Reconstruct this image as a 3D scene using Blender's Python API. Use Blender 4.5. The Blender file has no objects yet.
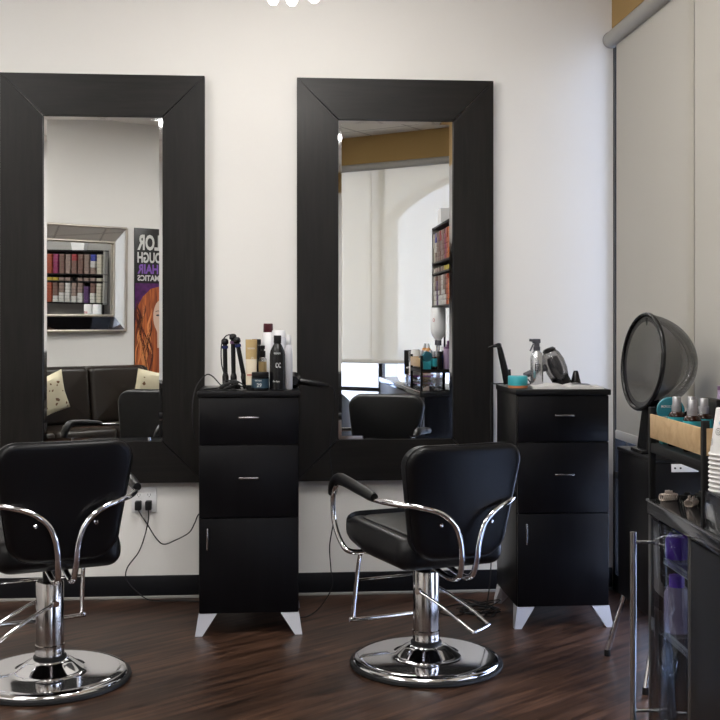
import bpy, bmesh, math, random
from mathutils import Vector, Matrix
random.seed(7)
R = math.radians
PI = math.pi
sc = bpy.context.scene
COL = sc.collection

# ------------------------------------------------------------------ materials
def mat(name, col, rough=.5, metal=0., var=.0, scale=20., bump=0., bscale=200., spec=.5, trans=0., ior=1.45,
        emit=None, estr=0., coat=0., alpha=1.):
    m = bpy.data.materials.new(name); m.use_nodes = True
    nt = m.node_tree; b = nt.nodes['Principled BSDF']
    b.inputs['Base Color'].default_value = (*col, 1)
    b.inputs['Roughness'].default_value = rough
    b.inputs['Metallic'].default_value = metal
    b.inputs['Specular IOR Level'].default_value = spec
    b.inputs['Transmission Weight'].default_value = trans
    b.inputs['IOR'].default_value = ior
    b.inputs['Coat Weight'].default_value = coat
    b.inputs['Alpha'].default_value = alpha
    if emit:
        b.inputs['Emission Color'].default_value = (*emit, 1); b.inputs['Emission Strength'].default_value = estr
    tc = nt.nodes.new('ShaderNodeTexCoord')
    if var:
        n = nt.nodes.new('ShaderNodeTexNoise'); n.inputs['Scale'].default_value = scale; n.inputs['Detail'].default_value = 4
        r = nt.nodes.new('ShaderNodeMixRGB'); r.blend_type = 'MIX'
        r.inputs[1].default_value = (*[c*(1-var) for c in col], 1); r.inputs[2].default_value = (*[min(1, c*(1+var)) for c in col], 1)
        nt.links.new(tc.outputs['Object'], n.inputs['Vector']); nt.links.new(n.outputs['Fac'], r.inputs[0])
        nt.links.new(r.outputs[0], b.inputs['Base Color'])
    if bump:
        n = nt.nodes.new('ShaderNodeTexNoise'); n.inputs['Scale'].default_value = bscale; n.inputs['Detail'].default_value = 3
        bp = nt.nodes.new('ShaderNodeBump'); bp.inputs['Strength'].default_value = bump; bp.inputs['Distance'].default_value = .002
        nt.links.new(tc.outputs['Object'], n.inputs['Vector']); nt.links.new(n.outputs['Fac'], bp.inputs['Height'])
        nt.links.new(bp.outputs['Normal'], b.inputs['Normal'])
    return m

def wood_mat(name, c1, c2, rough, rotz=0., plank=None, axis='x', bump=.15, spec=.5, gs=1.0):
    m = bpy.data.materials.new(name); m.use_nodes = True
    nt = m.node_tree; b = nt.nodes['Principled BSDF']; L = nt.links.new
    b.inputs['Roughness'].default_value = rough; b.inputs['Specular IOR Level'].default_value = spec
    tc = nt.nodes.new('ShaderNodeTexCoord'); mp = nt.nodes.new('ShaderNodeMapping'); mp.vector_type = 'POINT'
    mp.inputs['Rotation'].default_value = (0, 0, rotz)
    L(tc.outputs['Object'], mp.inputs['Vector'])
    st = nt.nodes.new('ShaderNodeMapping')
    st.inputs['Scale'].default_value = {'x': (1.6*gs, 22*gs, 22*gs), 'z': (22*gs, 22*gs, 1.6*gs)}[axis]
    L(mp.outputs[0], st.inputs['Vector'])
    n = nt.nodes.new('ShaderNodeTexNoise'); n.inputs['Scale'].default_value = 1.5; n.inputs['Detail'].default_value = 8; n.inputs['Distortion'].default_value = .6
    L(st.outputs[0], n.inputs['Vector'])
    cr = nt.nodes.new('ShaderNodeValToRGB')
    cr.color_ramp.elements[0].position = .35; cr.color_ramp.elements[0].color = (*c1, 1)
    cr.color_ramp.elements[1].position = .7; cr.color_ramp.elements[1].color = (*c2, 1)
    L(n.outputs['Fac'], cr.inputs[0])
    out = cr.outputs[0]
    if plank:
        bk = nt.nodes.new('ShaderNodeTexBrick'); bk.inputs['Scale'].default_value = 1
        bk.inputs['Brick Width'].default_value = 1.1; bk.inputs['Row Height'].default_value = plank
        bk.inputs['Mortar Size'].default_value = .0012; bk.inputs['Mortar Smooth'].default_value = .1
        bk.inputs['Color1'].default_value = (.55, .55, .55, 1); bk.inputs['Color2'].default_value = (1.15, 1.1, 1.05, 1)
        bk.inputs['Mortar'].default_value = (.2, .2, .2, 1); bk.offset_frequency = 2; bk.offset = .37
        L(mp.outputs[0], bk.inputs['Vector'])
        mx = nt.nodes.new('ShaderNodeMixRGB'); mx.blend_type = 'MULTIPLY'; mx.inputs[0].default_value = 1
        L(out, mx.inputs[1]); L(bk.outputs['Color'], mx.inputs[2]); out = mx.outputs[0]
    L(out, b.inputs['Base Color'])
    bp = nt.nodes.new('ShaderNodeBump'); bp.inputs['Strength'].default_value = bump; bp.inputs['Distance'].default_value = .002
    L(n.outputs['Fac'], bp.inputs['Height']); L(bp.outputs['Normal'], b.inputs['Normal'])
    return m

def blind_mat(name, col, transl, see):
    m = bpy.data.materials.new(name); m.use_nodes = True
    nt = m.node_tree; L = nt.links.new
    for n in list(nt.nodes): nt.nodes.remove(n)
    o = nt.nodes.new('ShaderNodeOutputMaterial')
    tc = nt.nodes.new('ShaderNodeTexCoord'); ns = nt.nodes.new('ShaderNodeTexNoise'); ns.inputs['Scale'].default_value = 400
    L(tc.outputs['Object'], ns.inputs['Vector'])
    mc = nt.nodes.new('ShaderNodeMixRGB'); mc.inputs[1].default_value = (*[c*.95 for c in col], 1); mc.inputs[2].default_value = (*col, 1)
    L(ns.outputs['Fac'], mc.inputs[0])
    d = nt.nodes.new('ShaderNodeBsdfDiffuse'); t = nt.nodes.new('ShaderNodeBsdfTranslucent'); tr = nt.nodes.new('ShaderNodeBsdfTransparent')
    L(mc.outputs[0], d.inputs[0]); L(mc.outputs[0], t.inputs[0])
    m1 = nt.nodes.new('ShaderNodeMixShader'); m1.inputs[0].default_value = transl; L(d.outputs[0], m1.inputs[1]); L(t.outputs[0], m1.inputs[2])
    m2 = nt.nodes.new('ShaderNodeMixShader'); m2.inputs[0].default_value = see; L(m1.outputs[0], m2.inputs[1]); L(tr.outputs[0], m2.inputs[2])
    L(m2.outputs[0], o.inputs[0]); return m

def pane_mat(name, tint=(1, 1, 1), refl=.08, rough=.02):
    m = bpy.data.materials.new(name); m.use_nodes = True
    nt = m.node_tree; L = nt.links.new
    for n in list(nt.nodes): nt.nodes.remove(n)
    o = nt.nodes.new('ShaderNodeOutputMaterial')
    g = nt.nodes.new('ShaderNodeBsdfGlossy'); g.inputs['Roughness'].default_value = rough
    tr = nt.nodes.new('ShaderNodeBsdfTransparent'); tr.inputs[0].default_value = (*tint, 1)
    lw = nt.nodes.new('ShaderNodeLayerWeight'); lw.inputs[0].default_value = .25
    mt = nt.nodes.new('ShaderNodeMath'); mt.operation = 'MULTIPLY_ADD'; mt.inputs[1].default_value = .5; mt.inputs[2].default_value = refl
    L(lw.outputs['Fresnel'], mt.inputs[0])
    mx = nt.nodes.new('ShaderNodeMixShader'); L(mt.outputs[0], mx.inputs[0]); L(tr.outputs[0], mx.inputs[1]); L(g.outputs[0], mx.inputs[2])
    L(mx.outputs[0], o.inputs[0]); return m

def tile_mat(name, col, line, size):
    m = bpy.data.materials.new(name); m.use_nodes = True
    nt = m.node_tree; b = nt.nodes['Principled BSDF']; L = nt.links.new; b.inputs['Roughness'].default_value = .9
    tc = nt.nodes.new('ShaderNodeTexCoord'); bk = nt.nodes.new('ShaderNodeTexBrick')
    mp = nt.nodes.new('ShaderNodeMapping'); mp.inputs['Rotation'].default_value = (0, 0, R(-36.87)); L(tc.outputs['Object'], mp.inputs[0]); L(mp.outputs[0], bk.inputs['Vector'])
    bk.inputs['Scale'].default_value = 1; bk.offset = 0; bk.inputs['Brick Width'].default_value = size; bk.inputs['Row Height'].default_value = size
    bk.inputs['Mortar Size'].default_value = .012
    bk.inputs['Color1'].default_value = (*col, 1); bk.inputs['Color2'].default_value = (*[c*.95 for c in col], 1); bk.inputs['Mortar'].default_value = (*line, 1)
    L(bk.outputs['Color'], b.inputs['Base Color']); return m

M = {}
M['wall'] = mat('wall_paint', (.79, .775, .75), .75, var=.02, scale=3, bump=.08, bscale=120)
M['ochre'] = mat('ochre_paint', (.36, .23, .085), .8, var=.04, scale=3)
M['greige'] = mat('greige_paint', (.38, .37, .36), .8, var=.03, scale=3)
M['ceil'] = tile_mat('ceiling_tiles', (.78, .74, .68), (.45, .42, .38), .6)
M['floor'] = wood_mat('walnut_planks', (.013, .0065, .0045), (.098, .052, .034), .36, rotz=R(-36.87), plank=.15, bump=.12, spec=.17, gs=1.0)
M['base'] = mat('black_vinyl', (.006, .006, .008), .45, spec=.25, var=.1)
M['frame'] = wood_mat('black_brown_veneer', (.0045, .004, .0037), (.011, .0095, .0085), .40, bump=.25, axis='x', gs=1.6, spec=.27)
M['framev'] = wood_mat('black_brown_veneer_upright', (.0045, .004, .0037), (.011, .0095, .0085), .40, bump=.25, axis='z', gs=1.6, spec=.27)
M['mirror'] = mat('mirror_silver', (.93, .94, .93), .0, 1.)
M['bevel'] = mat('mirror_bevel', (.93, .94, .95), .03, 1.)
M['cab'] = wood_mat('black_laminate', (.0022, .0022, .0032), (.0038, .0038, .0052), .36, bump=.05, axis='z', spec=.22)
M['cabtop'] = mat('black_laminate_top', (.006, .006, .007), .3, spec=.3, var=.1, scale=30)
M['gap'] = mat('shadow_gap_black', (.004, .004, .005), .6, var=.1)
M['chrome'] = mat('chrome', (.80, .80, .82), .07, 1., var=.02, scale=5)
M['column'] = mat('brushed_column_chrome', (.52, .50, .49), .16, 1., var=.05, scale=30)
M['steel'] = mat('brushed_steel', (.50, .49, .48), .24, 1., var=.06, scale=40)
M['satin'] = mat('satin_silver', (.70, .71, .76), .38, .35, var=.03)
M['leather'] = mat('black_leather', (.0035, .0035, .0045), .36, spec=.32, bump=.25, bscale=260, var=.15, scale=6)
M['brownleather'] = mat('brown_leather', (.014, .010, .0075), .34, spec=.45, bump=.25, bscale=160, var=.25, scale=5)
M['rubber'] = mat('black_rubber', (.009, .009, .010), .5, spec=.35, var=.1)
M['plastic'] = mat('black_plastic', (.005, .005, .006), .25, spec=.4, var=.1)
M['matte'] = mat('matte_black', (.006, .006, .0065), .5, spec=.25, var=.1)
M['white'] = mat('white_plastic', (.78, .78, .79), .35, var=.02)
M['pearl'] = mat('pearl_plastic', (.62, .62, .66), .3, var=.03)
M['maroon'] = mat('maroon_plastic', (.075, .016, .022), .3, var=.1)
M['gold'] = mat('gold_foil', (.50, .36, .17), .3, .6, var=.12, scale=25)
M['cream'] = mat('cream_plastic', (.72, .64, .50), .35, var=.04)
M['teal'] = mat('teal_plastic', (.035, .36, .42), .35, var=.04)
M['tealdark'] = mat('deep_teal_lacquer', (.02, .17, .22), .25, var=.06)
M['orange'] = mat('copper_plastic', (.50, .17, .06), .4, var=.1)
M['amber'] = mat('amber_glass', (.016, .0045, .002), .10, spec=.35, var=.1)
M['capsilver'] = mat('satin_cap_silver', (.42, .42, .44), .35, .9, var=.04)
M['navy'] = mat('navy_plastic', (.018, .025, .10), .25, var=.1)
M['plum'] = mat('plum_plastic', (.13, .055, .13), .35, var=.1)
M['lilac'] = mat('lilac_plastic', (.40, .30, .44), .3, var=.08)
M['violet'] = mat('violet_plastic', (.22, .06, .75), .3, var=.08)
M['clear'] = pane_mat('clear_plastic', (.93, .94, .96), .06)
M['smoke'] = pane_mat('smoked_acrylic', (.52, .52, .525), .07, .05)
M['glass'] = pane_mat('window_glass', (.97, .985, 1.), .03)
M['doorglass'] = pane_mat('cabinet_glass', (.80, .84, .88), .01)
M['postmetal'] = mat('dark_brushed_metal', (.16, .155, .15), .3, .9, var=.1)
M['smoke2'] = pane_mat('pale_smoked_acrylic', (.62, .61, .60), .06, .08)
M['liner'] = mat('grey_dryer_liner', (.42, .41, .395), .28, var=.06, bump=.3, bscale=60)
M['pine'] = wood_mat('light_pine', (.38, .25, .125), (.52, .37, .21), .5, bump=.1, axis='x', gs=.9)
M['paper'] = mat('paper', (.66, .65, .64), .7, var=.03)
M['ink'] = mat('printed_ink', (.05, .05, .055), .6, var=.1)
M['redink'] = mat('red_ink', (.45, .03, .02), .6, var=.1)
M['blueink'] = mat('pale_blue_ink', (.30, .48, .62), .6, var=.1)
M['bluelabel'] = mat('blue_label', (.018, .045, .07), .4, var=.2)
M['darkmetal'] = mat('dark_window_metal', (.010, .011, .014), .4, var=.1)
M['greymetal'] = mat('cassette_paint', (.33, .32, .30), .4, .1, var=.03)
M['blind'] = blind_mat('sheer_blind_side', (.55, .52, .46), .22, .01)
M['blindst'] = blind_mat('sheer_blind_street', (.80, .74, .62), .40, .20)
M['hem'] = mat('blind_hem', (.60, .58, .55), .7, var=.03)
M['champagne'] = mat('champagne_silver', (.55, .50, .44), .28, .9, var=.1)
M['worktop'] = mat('polished_dark_worktop', (.018, .018, .019), .10, .1, var=.25, scale=14)
M['cowhide'] = mat('cream_cushion', (.70, .64, .46), .8, var=.05)
M['brownspot'] = mat('brown_spots', (.18, .10, .05), .8, var=.2)
M['stucco'] = mat('cream_stucco', (.55, .50, .42), .9, var=.05, bump=.3, bscale=30)
M['pavement'] = mat('pale_pavement', (.55, .55, .56), .9, var=.08, scale=2)
M['leaf'] = mat('tree_leaves', (.16, .22, .12), .8, var=.4, scale=3)
M['bark'] = mat('bark', (.12, .09, .07), .9, var=.3)
M['pinkwall'] = mat('salmon_wall', (.55, .36, .32), .9, var=.1)
M['rooftile'] = mat('clay_roof', (.45, .22, .16), .9, var=.2)
M['bulbglow'] = mat('frosted_bulb', (1, 1, 1), .3, emit=(1, .93, .82), estr=14.)
M['panelglow'] = mat('fill_panel_glow', (1, 1, 1), .5, emit=(1, .975, .94), estr=15.5)  # glow of the added, unseen fill panels
M['night'] = mat('poster_black', (.012, .012, .012), .35, var=.1)
M['posterhair'] = wood_mat('copper_hair_print', (.16, .03, .012), (.62, .17, .05), .4, bump=0, axis='z', gs=1.1)
M['skin'] = mat('pale_skin_print', (.66, .46, .36), .4, var=.03)
M['purpleprint'] = mat('purple_print', (.085, .018, .11), .4, var=.8, scale=18)
M['letterwhite'] = mat('white_print', (.62, .62, .60), .4, var=.02)
M['letterpurple'] = mat('purple_letters', (.22, .10, .42), .4, var=.05)

# ------------------------------------------------------------------ mesh helpers
class G:
    """collects shapes for one mesh"""
    def __init__(s): s.v = []; s.f = []; s.mi = []; s.m = 0; s.sm = []
    def add(s, vs, fs, smooth=True, mtx=None):
        o = len(s.v)
        for p in vs:
            p = Vector(p)
            s.v.append(mtx @ p if mtx else p)
        for f in fs:
            s.f.append([o+i for i in f]); s.mi.append(s.m); s.sm.append(smooth)
        return s
    def box(s, a, b, bev=0., mtx=None, seg=2):
        bm = bmesh.new(); bmesh.ops.create_cube(bm, size=1)
        a = Vector(a); b = Vector(b)
        for v in bm.verts: v.co = Vector(((v.co.x+.5)*(b.x-a.x)+a.x, (v.co.y+.5)*(b.y-a.y)+a.y, (v.co.z+.5)*(b.z-a.z)+a.z))
        if bev: bmesh.ops.bevel(bm, geom=bm.edges[:], offset=bev, segments=seg, affect='EDGES', profile=.5)
        bm.verts.index_update()
        s.add([v.co.copy() for v in bm.verts], [[v.index for v in f.verts] for f in bm.faces], False, mtx); bm.free(); return s
    def lathe(s, prof, n=32, mtx=None, smooth=True):
        vs = []; fs = []
        for r, z in prof:
            for i in range(n): vs.append((r*math.cos(2*PI*i/n), r*math.sin(2*PI*i/n), z))
        for k in range(len(prof)-1):
            for i in range(n):
                j = (i+1) % n; fs.append([k*n+i, k*n+j, (k+1)*n+j, (k+1)*n+i])
        if prof[0][0] > 1e-5: fs.append(list(range(n))[::-1])
        if prof[-1][0] > 1e-5: fs.append([(len(prof)-1)*n+i for i in range(n)])
        return s.add(vs, fs, smooth, mtx)
    def cyl(s, p, q, r, r2=None, n=20):
        p = Vector(p); q = Vector(q); r2 = r if r2 is None else r2
        d = q-p; mt = Matrix.Translation(p) @ d.to_track_quat('Z', 'Y').to_matrix().to_4x4()
        return s.lathe([(r, 0), (r2, d.length)], n, mt)
    def tube(s, pts, r, n=10, sub=6, closed=False, rf=None):
        pts = [Vector(p) for p in pts]
        path = []
        m = len(pts)
        rng = m if closed else m-1
        for i in range(rng):
            p1 = pts[i]; p2 = pts[(i+1) % m]
            p0 = pts[(i-1) % m] if (closed or i > 0) else p1*2-p2
            p3 = pts[(i+2) % m] if (closed or i+2 < m) else p2*2-p1
            for k in range(sub):
                t = k/sub
                path.append(.5*((2*p1)+(-p0+p2)*t+(2*p0-5*p1+4*p2-p3)*t*t+(-p0+3*p1-3*p2+p3)*t**3))
        if not closed: path.append(pts[-1])
        vs = []; fs = []; N = len(path)
        up = None
        for i, p in enumerate(path):
            a = path[(i-1) % N] if (closed or i) else p
            b = path[(i+1) % N] if (closed or i < N-1) else p
            t = (b-a).normalized()
            if up is None:
                up = t.orthogonal().normalized()
            else:
                up = (up-t*up.dot(t)).normalized()
            w = t.cross(up)
            rr = r*(rf(i/(N-1)) if rf else 1)
            for k in range(n):
                an = 2*PI*k/n; vs.append(p+(up*math.cos(an)+w*math.sin(an))*rr)
        for i in range(N if closed else N-1):
            for k in range(n):
                a = i*n+k; b = i*n+(k+1) % n; i2 = (i+1) % N
                fs.append([a, b, i2*n+(k+1) % n, i2*n+k])
        if not closed: fs.append(list(range(n))[::-1]); fs.append([(N-1)*n+k for k in range(n)])
        return s.add(vs, fs)
    def prism(s, poly, y0, y1, mtx=None, smooth=False):
        """poly in x,z; extruded along y"""
        n = len(poly)
        vs = [(x, y0, z) for x, z in poly]+[(x, y1, z) for x, z in poly]
        fs = [list(range(n)), [n+i for i in range(n)][::-1]]+[[i, n+i, n+(i+1) % n, (i+1) % n] for i in range(n)]
        return s.add(vs, fs, smooth, mtx)
    def cushion(s, outline, w0, w1, r, fn, dome=0.):
        """outline convex in (u,v); extruded along w with rounded rims; fn maps (u,v,w) to xyz"""
        n = len(outline); o = [Vector(p) for p in outline]; c = sum(o, Vector((0, 0)))/n
        nor = []
        for i in range(n):
            t = (o[(i+1) % n]-o[i-1]).normalized(); nn = Vector((t.y, -t.x))
            if nn.dot(o[i]-c) < 0: nn = -nn
            nor.append(nn)
        rings = []
        K = 5
        for side in (0, 1):
            L = []
            for k in range(K+1):
                a = PI/2*k/K
                ins = r*(1-math.sin(a)); dep = r*(1-math.cos(a))
                w = (w0+dep) if side == 0 else (w1-dep)
                L.append(([o[i]-nor[i]*ins for i in range(n)], w))
            inner = L[0][0]
            cc = []
            for sc_ in (.15, .4, .65, .88):
                d = dome*(1-sc_**2) if side else 0
                cc.append(([c+(p-c)*sc_ for p in inner], (w0 if side == 0 else w1+d)))
            L = cc+L
            rings += L if side == 0 else L[::-1]
        vs = [fn(p.x, p.y, w) for ring, w in rings for p in ring]
        fs = [[k*n+i, k*n+(i+1) % n, (k+1)*n+(i+1) % n, (k+1)*n+i] for k in range(len(rings)-1) for i in range(n)]
        fs.append(list(range(n))[::-1]); fs.append([(len(rings)-1)*n+i for i in range(n)])
        return s.add(vs, fs)
    def build(s, name, mats, parent=None, label=None, smooth_all=None):
        me = bpy.data.meshes.new(name); me.from_pydata([tuple(v) for v in s.v], [], s.f)
        mats = mats if isinstance(mats, (list, tuple)) else [mats]
        for m in mats: me.materials.append(m if not isinstance(m, str) else M[m])
        for p, mi, smo in zip(me.polygons, s.mi, s.sm): p.material_index = mi; p.use_smooth = smo
        bm = bmesh.new(); bm.from_mesh(me); bmesh.ops.recalc_face_normals(bm, faces=bm.faces[:]); bm.to_mesh(me); bm.free()
        try: me.set_sharp_from_angle(angle=R(40))
        except Exception: pass
        o = bpy.data.objects.new(name, me); COL.objects.link(o)
        if parent: o.parent = parent
        if label: o['label'] = label
        return o

def thing(name, label, cat, loc=(0, 0, 0), rz=0., group=None, rot=None):
    o = bpy.data.objects.new(name, None); COL.objects.link(o); o.location = loc; o.rotation_euler = rot or (0, 0, rz)
    o.empty_display_size = .1
    o['label'] = label; o['category'] = cat
    if group: o['group'] = group
    return o
def tag(o, label, cat, loc=None, rz=None, group=None):
    o['label'] = label; o['category'] = cat
    if group: o['group'] = group
    if loc: o.location = loc
    if rz is not None: o.rotation_euler = (0, 0, rz)
    return o
def struct(o, loc=None, rz=None):
    o['kind'] = 'structure'
    if loc: o.location = loc
    if rz is not None: o.rotation_euler = (0, 0, rz)
    return o
def rrect(w0, w1, v0, v1, rb, rt, n=6):
    """rounded outline: half widths w0 (bottom) and w1 (top)"""
    pts = []
    for cx, cy, r, a0 in ((w1-rt, v1-rt, rt, 0), (-w1+rt, v1-rt, rt, 90), (-w0+rb, v0+rb, rb, 180), (w0-rb, v0+rb, rb, 270)):
        for k in range(n+1):
            a = R(a0+90*k/n); pts.append((cx+r*math.cos(a), cy+r*math.sin(a)))
    # extra points along the straight runs
    out = []
    for i, p in enumerate(pts):
        q = pts[(i+1) % len(pts)]; out.append(p)
        d = math.hypot(q[0]-p[0], q[1]-p[1]); k = int(d/.05)
        for j in range(1, k+1): out.append((p[0]+(q[0]-p[0])*j/(k+1), p[1]+(q[1]-p[1])*j/(k+1)))
    return out
def text_geo(g, s, width, height, fn, bold=.0):
    cu = bpy.data.curves.new('lettering', 'FONT'); cu.body = s; cu.extrude = 0; cu.offset = bold; cu.resolution_u = 3
    o = bpy.data.objects.new('lettering', cu); COL.objects.link(o)
    dg = bpy.context.evaluated_depsgraph_get(); dg.update()
    me = bpy.data.meshes.new_from_object(o.evaluated_get(dg))
    vs = [v.co.copy() for v in me.vertices]; fs = [list(p.vertices) for p in me.polygons]
    bpy.data.objects.remove(o); bpy.data.curves.remove(cu); bpy.data.meshes.remove(me)
    if not vs: return g
    x0 = min(v.x for v in vs); x1 = max(v.x for v in vs); y0 = min(v.y for v in vs); y1 = max(v.y for v in vs)
    g.add([fn((v.x-x0)/(x1-x0)*width, (v.y-y0)/(y1-y0)*height) for v in vs], fs, False); return g
def wrap(r, z0, ang, up=1.0006):
    """put flat lettering on a cylinder of radius r; starts at angle ang (deg), reads counter-clockwise seen from outside"""
    def fn(x, y):
        a = R(ang)+x/r
        return (r*up*math.cos(a), r*up*math.sin(a), z0+y)
    return fn

# ------------------------------------------------------------------ setting
CZ = 3.27
CX, CY = .197, -6.966                     # the far corner behind the camera
RS = R(36.87); RW = R(-35)
fl = [(-4, 0), (-4, -4.027), (CX, CY), (3.0, -4.864), (3.0, -4.35), (1.75, -4.35), (1.75, 0)]
def slab(name, poly, z0, z1, m):
    g = G(); n = len(poly)
    g.add([(x, y, z0) for x, y in poly]+[(x, y, z1) for x, y in poly],
          [list(range(n))[::-1], [n+i for i in range(n)]]+[[i, (i+1) % n, n+(i+1) % n, n+i] for i in range(n)], False)
    return struct(g.build(name, m))
slab('floor', fl, -.1, 0, 'floor')
slab('ceiling', fl, CZ, CZ+.1, 'ceil')
struct(G().box((-4.1, 0, 0), (1.85, .12, CZ)).build('wall_back', 'wall'))
struct(G().box((-4.12, -4.1, 0), (-4, .12, CZ)).build('wall_left', 'wall'))
g = G()
g.box((-4, -.012, 0), (1.63, 0, .105), .002)
struct(g.build('baseboard_back', 'base'))
struct(G().box((-4, -.024, 0), (1.63, -.012, .013), .003).build('trim_1', M['greymetal']))
# window wall on the side: soffit, solid end and storefront glazing
g = G(); g.box((1.63, -4.35, 2.72), (1.75, 0, CZ))
struct(g.build('wall_right', 'ochre'))
g = G(); g.box((1.63, -4.35, 0), (1.75, -2.9, 2.72)); struct(g.build('wall_east', 'greige'))
g = G(); g.box((1.75, -4.35, 0), (3.0, -4.25, CZ)); struct(g.build('wall_return', 'wall'))
g = G(); g.box((3.0, -4.95, 0), (3.12, -4.25, CZ)); struct(g.build('wall_far_east', 'wall'))
w = thing('window_1', 'dark metal storefront window behind the side blinds', 'window'); w['kind'] = 'structure'
g = G()
g.box((1.636, -.035, 0), (1.70, -.001, 2.72)); g.box((1.636, -2.9, 0), (1.70, -2.85, 2.72))
g.box((1.636, -2.9, 2.68), (1.70, 0, 2.72)); g.box((1.636, -2.9, 0), (1.70, 0, .08)); g.box((1.636, -2.9, .54), (1.70, 0, .575))
for y in (-.185, -1.45): g.box((1.645, y-.018, .08), (1.70, y+.018, 2.68))
g.build('window_frame', 'darkmetal', w)
G().box((1.668, -2.86, .08), (1.674, -.03, 2.68)).build('pane', 'glass', w)

# side roller blinds in front of it
def roller_blind(label, loc, rz, spans, z0, z1, r, m):
    """local x along the wall, local +y into the room"""
    t = thing('roller_blind', label, 'blind', loc, rz)
    a = min(s[0] for s in spans); b = max(s[1] for s in spans)
    g = G(); g.cyl((a-.05, .034, z1+r*.9), (b+.05, .034, z1+r*.9), r, n=28); g.build('cassette', 'greymetal', t)
    for e in (a-.056, b+.05): G().cyl((e, .034, z1+r*.9), (e+.006, .034, z1+r*.9), r*1.08, n=28).build('end_cap', 'greymetal', t)
    for i, (p, q) in enumerate(spans):
        off = .022-.004*(i % 2)
        G().box((p, off, z0+.04), (q, off+.0015, z1+r*.5)).build('fabric', m, t)
        G().box((max(p, p if i % 2 == 0 or rz > 1.5 else p+.01), off-.006, z0), (q if not (i == 1 and rz > 1.5) else q-.062, off+.008, z0+.042), .004).build('hem_bar', 'hem', t)
    return t
# local x runs towards the camera
roller_blind('long beige sheer roller blind with round cassette over the side window', (1.63, 0, 0), R(90), [(-1.10, -.145), (-2.84, -1.04)], .745, 2.605, .037, 'blind')

# far walls seen in the mirrors
ex = 5.12
struct(G().box((-ex, -.12, 0), (.1, 0, CZ)).build('wall_far_west', 'wall'), (CX, CY, 0), RW)
SX = 3.50
g = G()
g.box((0, -.15, 2.98), (SX, 0, CZ)); g.m = 1
g.box((0, -.15, 0), (.22, 0, 2.98)); g.box((SX-.1, -.15, 0), (SX, 0, 2.98))
struct(g.build('wall_front', [M['ochre'], M['wall']]), (CX, CY, 0), RS)
w = thing('window_2', 'tall storefront window to the street', 'window', (CX, CY, 0), RS); w['kind'] = 'structure'
g = G()
for x in (.22, 1.085, 2.3, SX-.145): g.box((x, -.10, 0), (x+.045, -.04, 2.98))
for z in (0, .565, 2.94): g.box((.22, -.10, z), (SX-.1, -.04, z+.04))
g.build('window_frame', 'darkmetal', w)
G().box((.23, -.073, .04), (SX-.12, -.067, 2.96)).build('pane', 'glass', w)
roller_blind('tall see-through cream roller blind over the street window', (CX, CY, 0), RS, [(.24, 1.035), (1.025, 2.15), (2.14, SX-.10)], .865, 2.90, .038, 'blindst')

# outside
g = G(); g.box((-30, -40, -.2), (30, -.2, -.05)); struct(g.build('ground_street', 'pavement'), (CX, CY, 0), RS)
g = G(); g.box((2, -10, -.2), (14, 30, -.05)); struct(g.build('ground_side', 'pavement'), (0, 0, 0), 0)
def arc_wall():
    g = G(); Z = 5.0
    def bay(x0, x1, zs, rise):
        n = 24; pts = []
        for k in range(n+1):
            t = k/n; x = x0+(x1-x0)*t; pts.append((x, zs+rise*(1-(2*t-1)**2)**.8))
        for k in range(n):
            (xa, za), (xb, zb) = pts[k], pts[k+1]
            g.prism([(xa, za), (xb, zb), (xb, Z), (xa, Z)], -2.35, -2.0)
    for a, b in ((-4.0, -.8), (-.03, 3.0), (3.8, 6.8)): bay(a, b, 2.62, .52)
    for a, b in ((-5, -4.0), (-.8, -.03), (3.0, 3.8), (6.8, 8)): g.box((a, -2.35, -.05), (b, -2.0, Z))
    return g
o = arc_wall().build('arcade', 'stucco'); tag(o, 'cream stucco arcade with low arches outside the street window', 'arcade', (CX, CY, 0), RS)
def tree(x, y, h, r, lab, group):
    t = thing('tree', lab, 'tree', (x, y, -.05), 0, group)
    g = G(); g.tube([(0, 0, 0), (.05, 0, h*.4), (0, .1, h*.75)], .14, rf=lambda q: 1-.6*q); g.build('trunk', 'bark', t)
    g = G()
    for k in range(26):
        a = random.uniform(0, 2*PI); rr = r*random.uniform(.1, .85); zz = h*random.uniform(.55, 1.0)
        c = Vector((rr*math.cos(a), rr*math.sin(a), zz)); q = r*random.uniform(.22, .42)
        bm = bmesh.new(); bmesh.ops.create_icosphere(bm, subdivisions=2, radius=q)
        for v in bm.verts: v.co *= random.uniform(.75, 1.2)
        bm.verts.index_update()
        g.add([v.co+c for v in bm.verts], [[v.index for v in f.verts] for f in bm.faces], False); bm.free()
    g.build('crown', 'leaf', t)
def stl(x, y): return (CX+x*math.cos(RS)-y*math.sin(RS), CY+x*math.sin(RS)+y*math.cos(RS))
for (x, y, h, r, lab) in ((1.4, -13, 4.6, 1.9, 'leafy tree across the street seen through the blind'),
                          (-3.5, -16, 5.2, 2.2, 'leafy tree at the far end of the street, beyond the pillar'),
                          (5.2, -15, 4.4, 1.8, 'leafy tree beside the salmon building')):
    tree(*stl(x, y), h, r, lab, 'trees across the street')
px, py = stl(4.6, -22)
b = thing('house', 'low salmon building with clay roof across the street', 'building', (px, py, -.05), RS)
G().box((-5, -3, 0), (5, 3, 2.1)).build('wall', 'pinkwall', b)
G().prism([(-5.5, 2.1), (5.5, 2.1), (4, 3.1), (-4, 3.1)], -3.4, 3.4).build('roof', 'rooftile', b)
for x in (-3, 0, 3): G().box((x-.5, 3.0, .8), (x+.5, 3.03, 1.7)).build('window', 'darkmetal', b)

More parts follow.
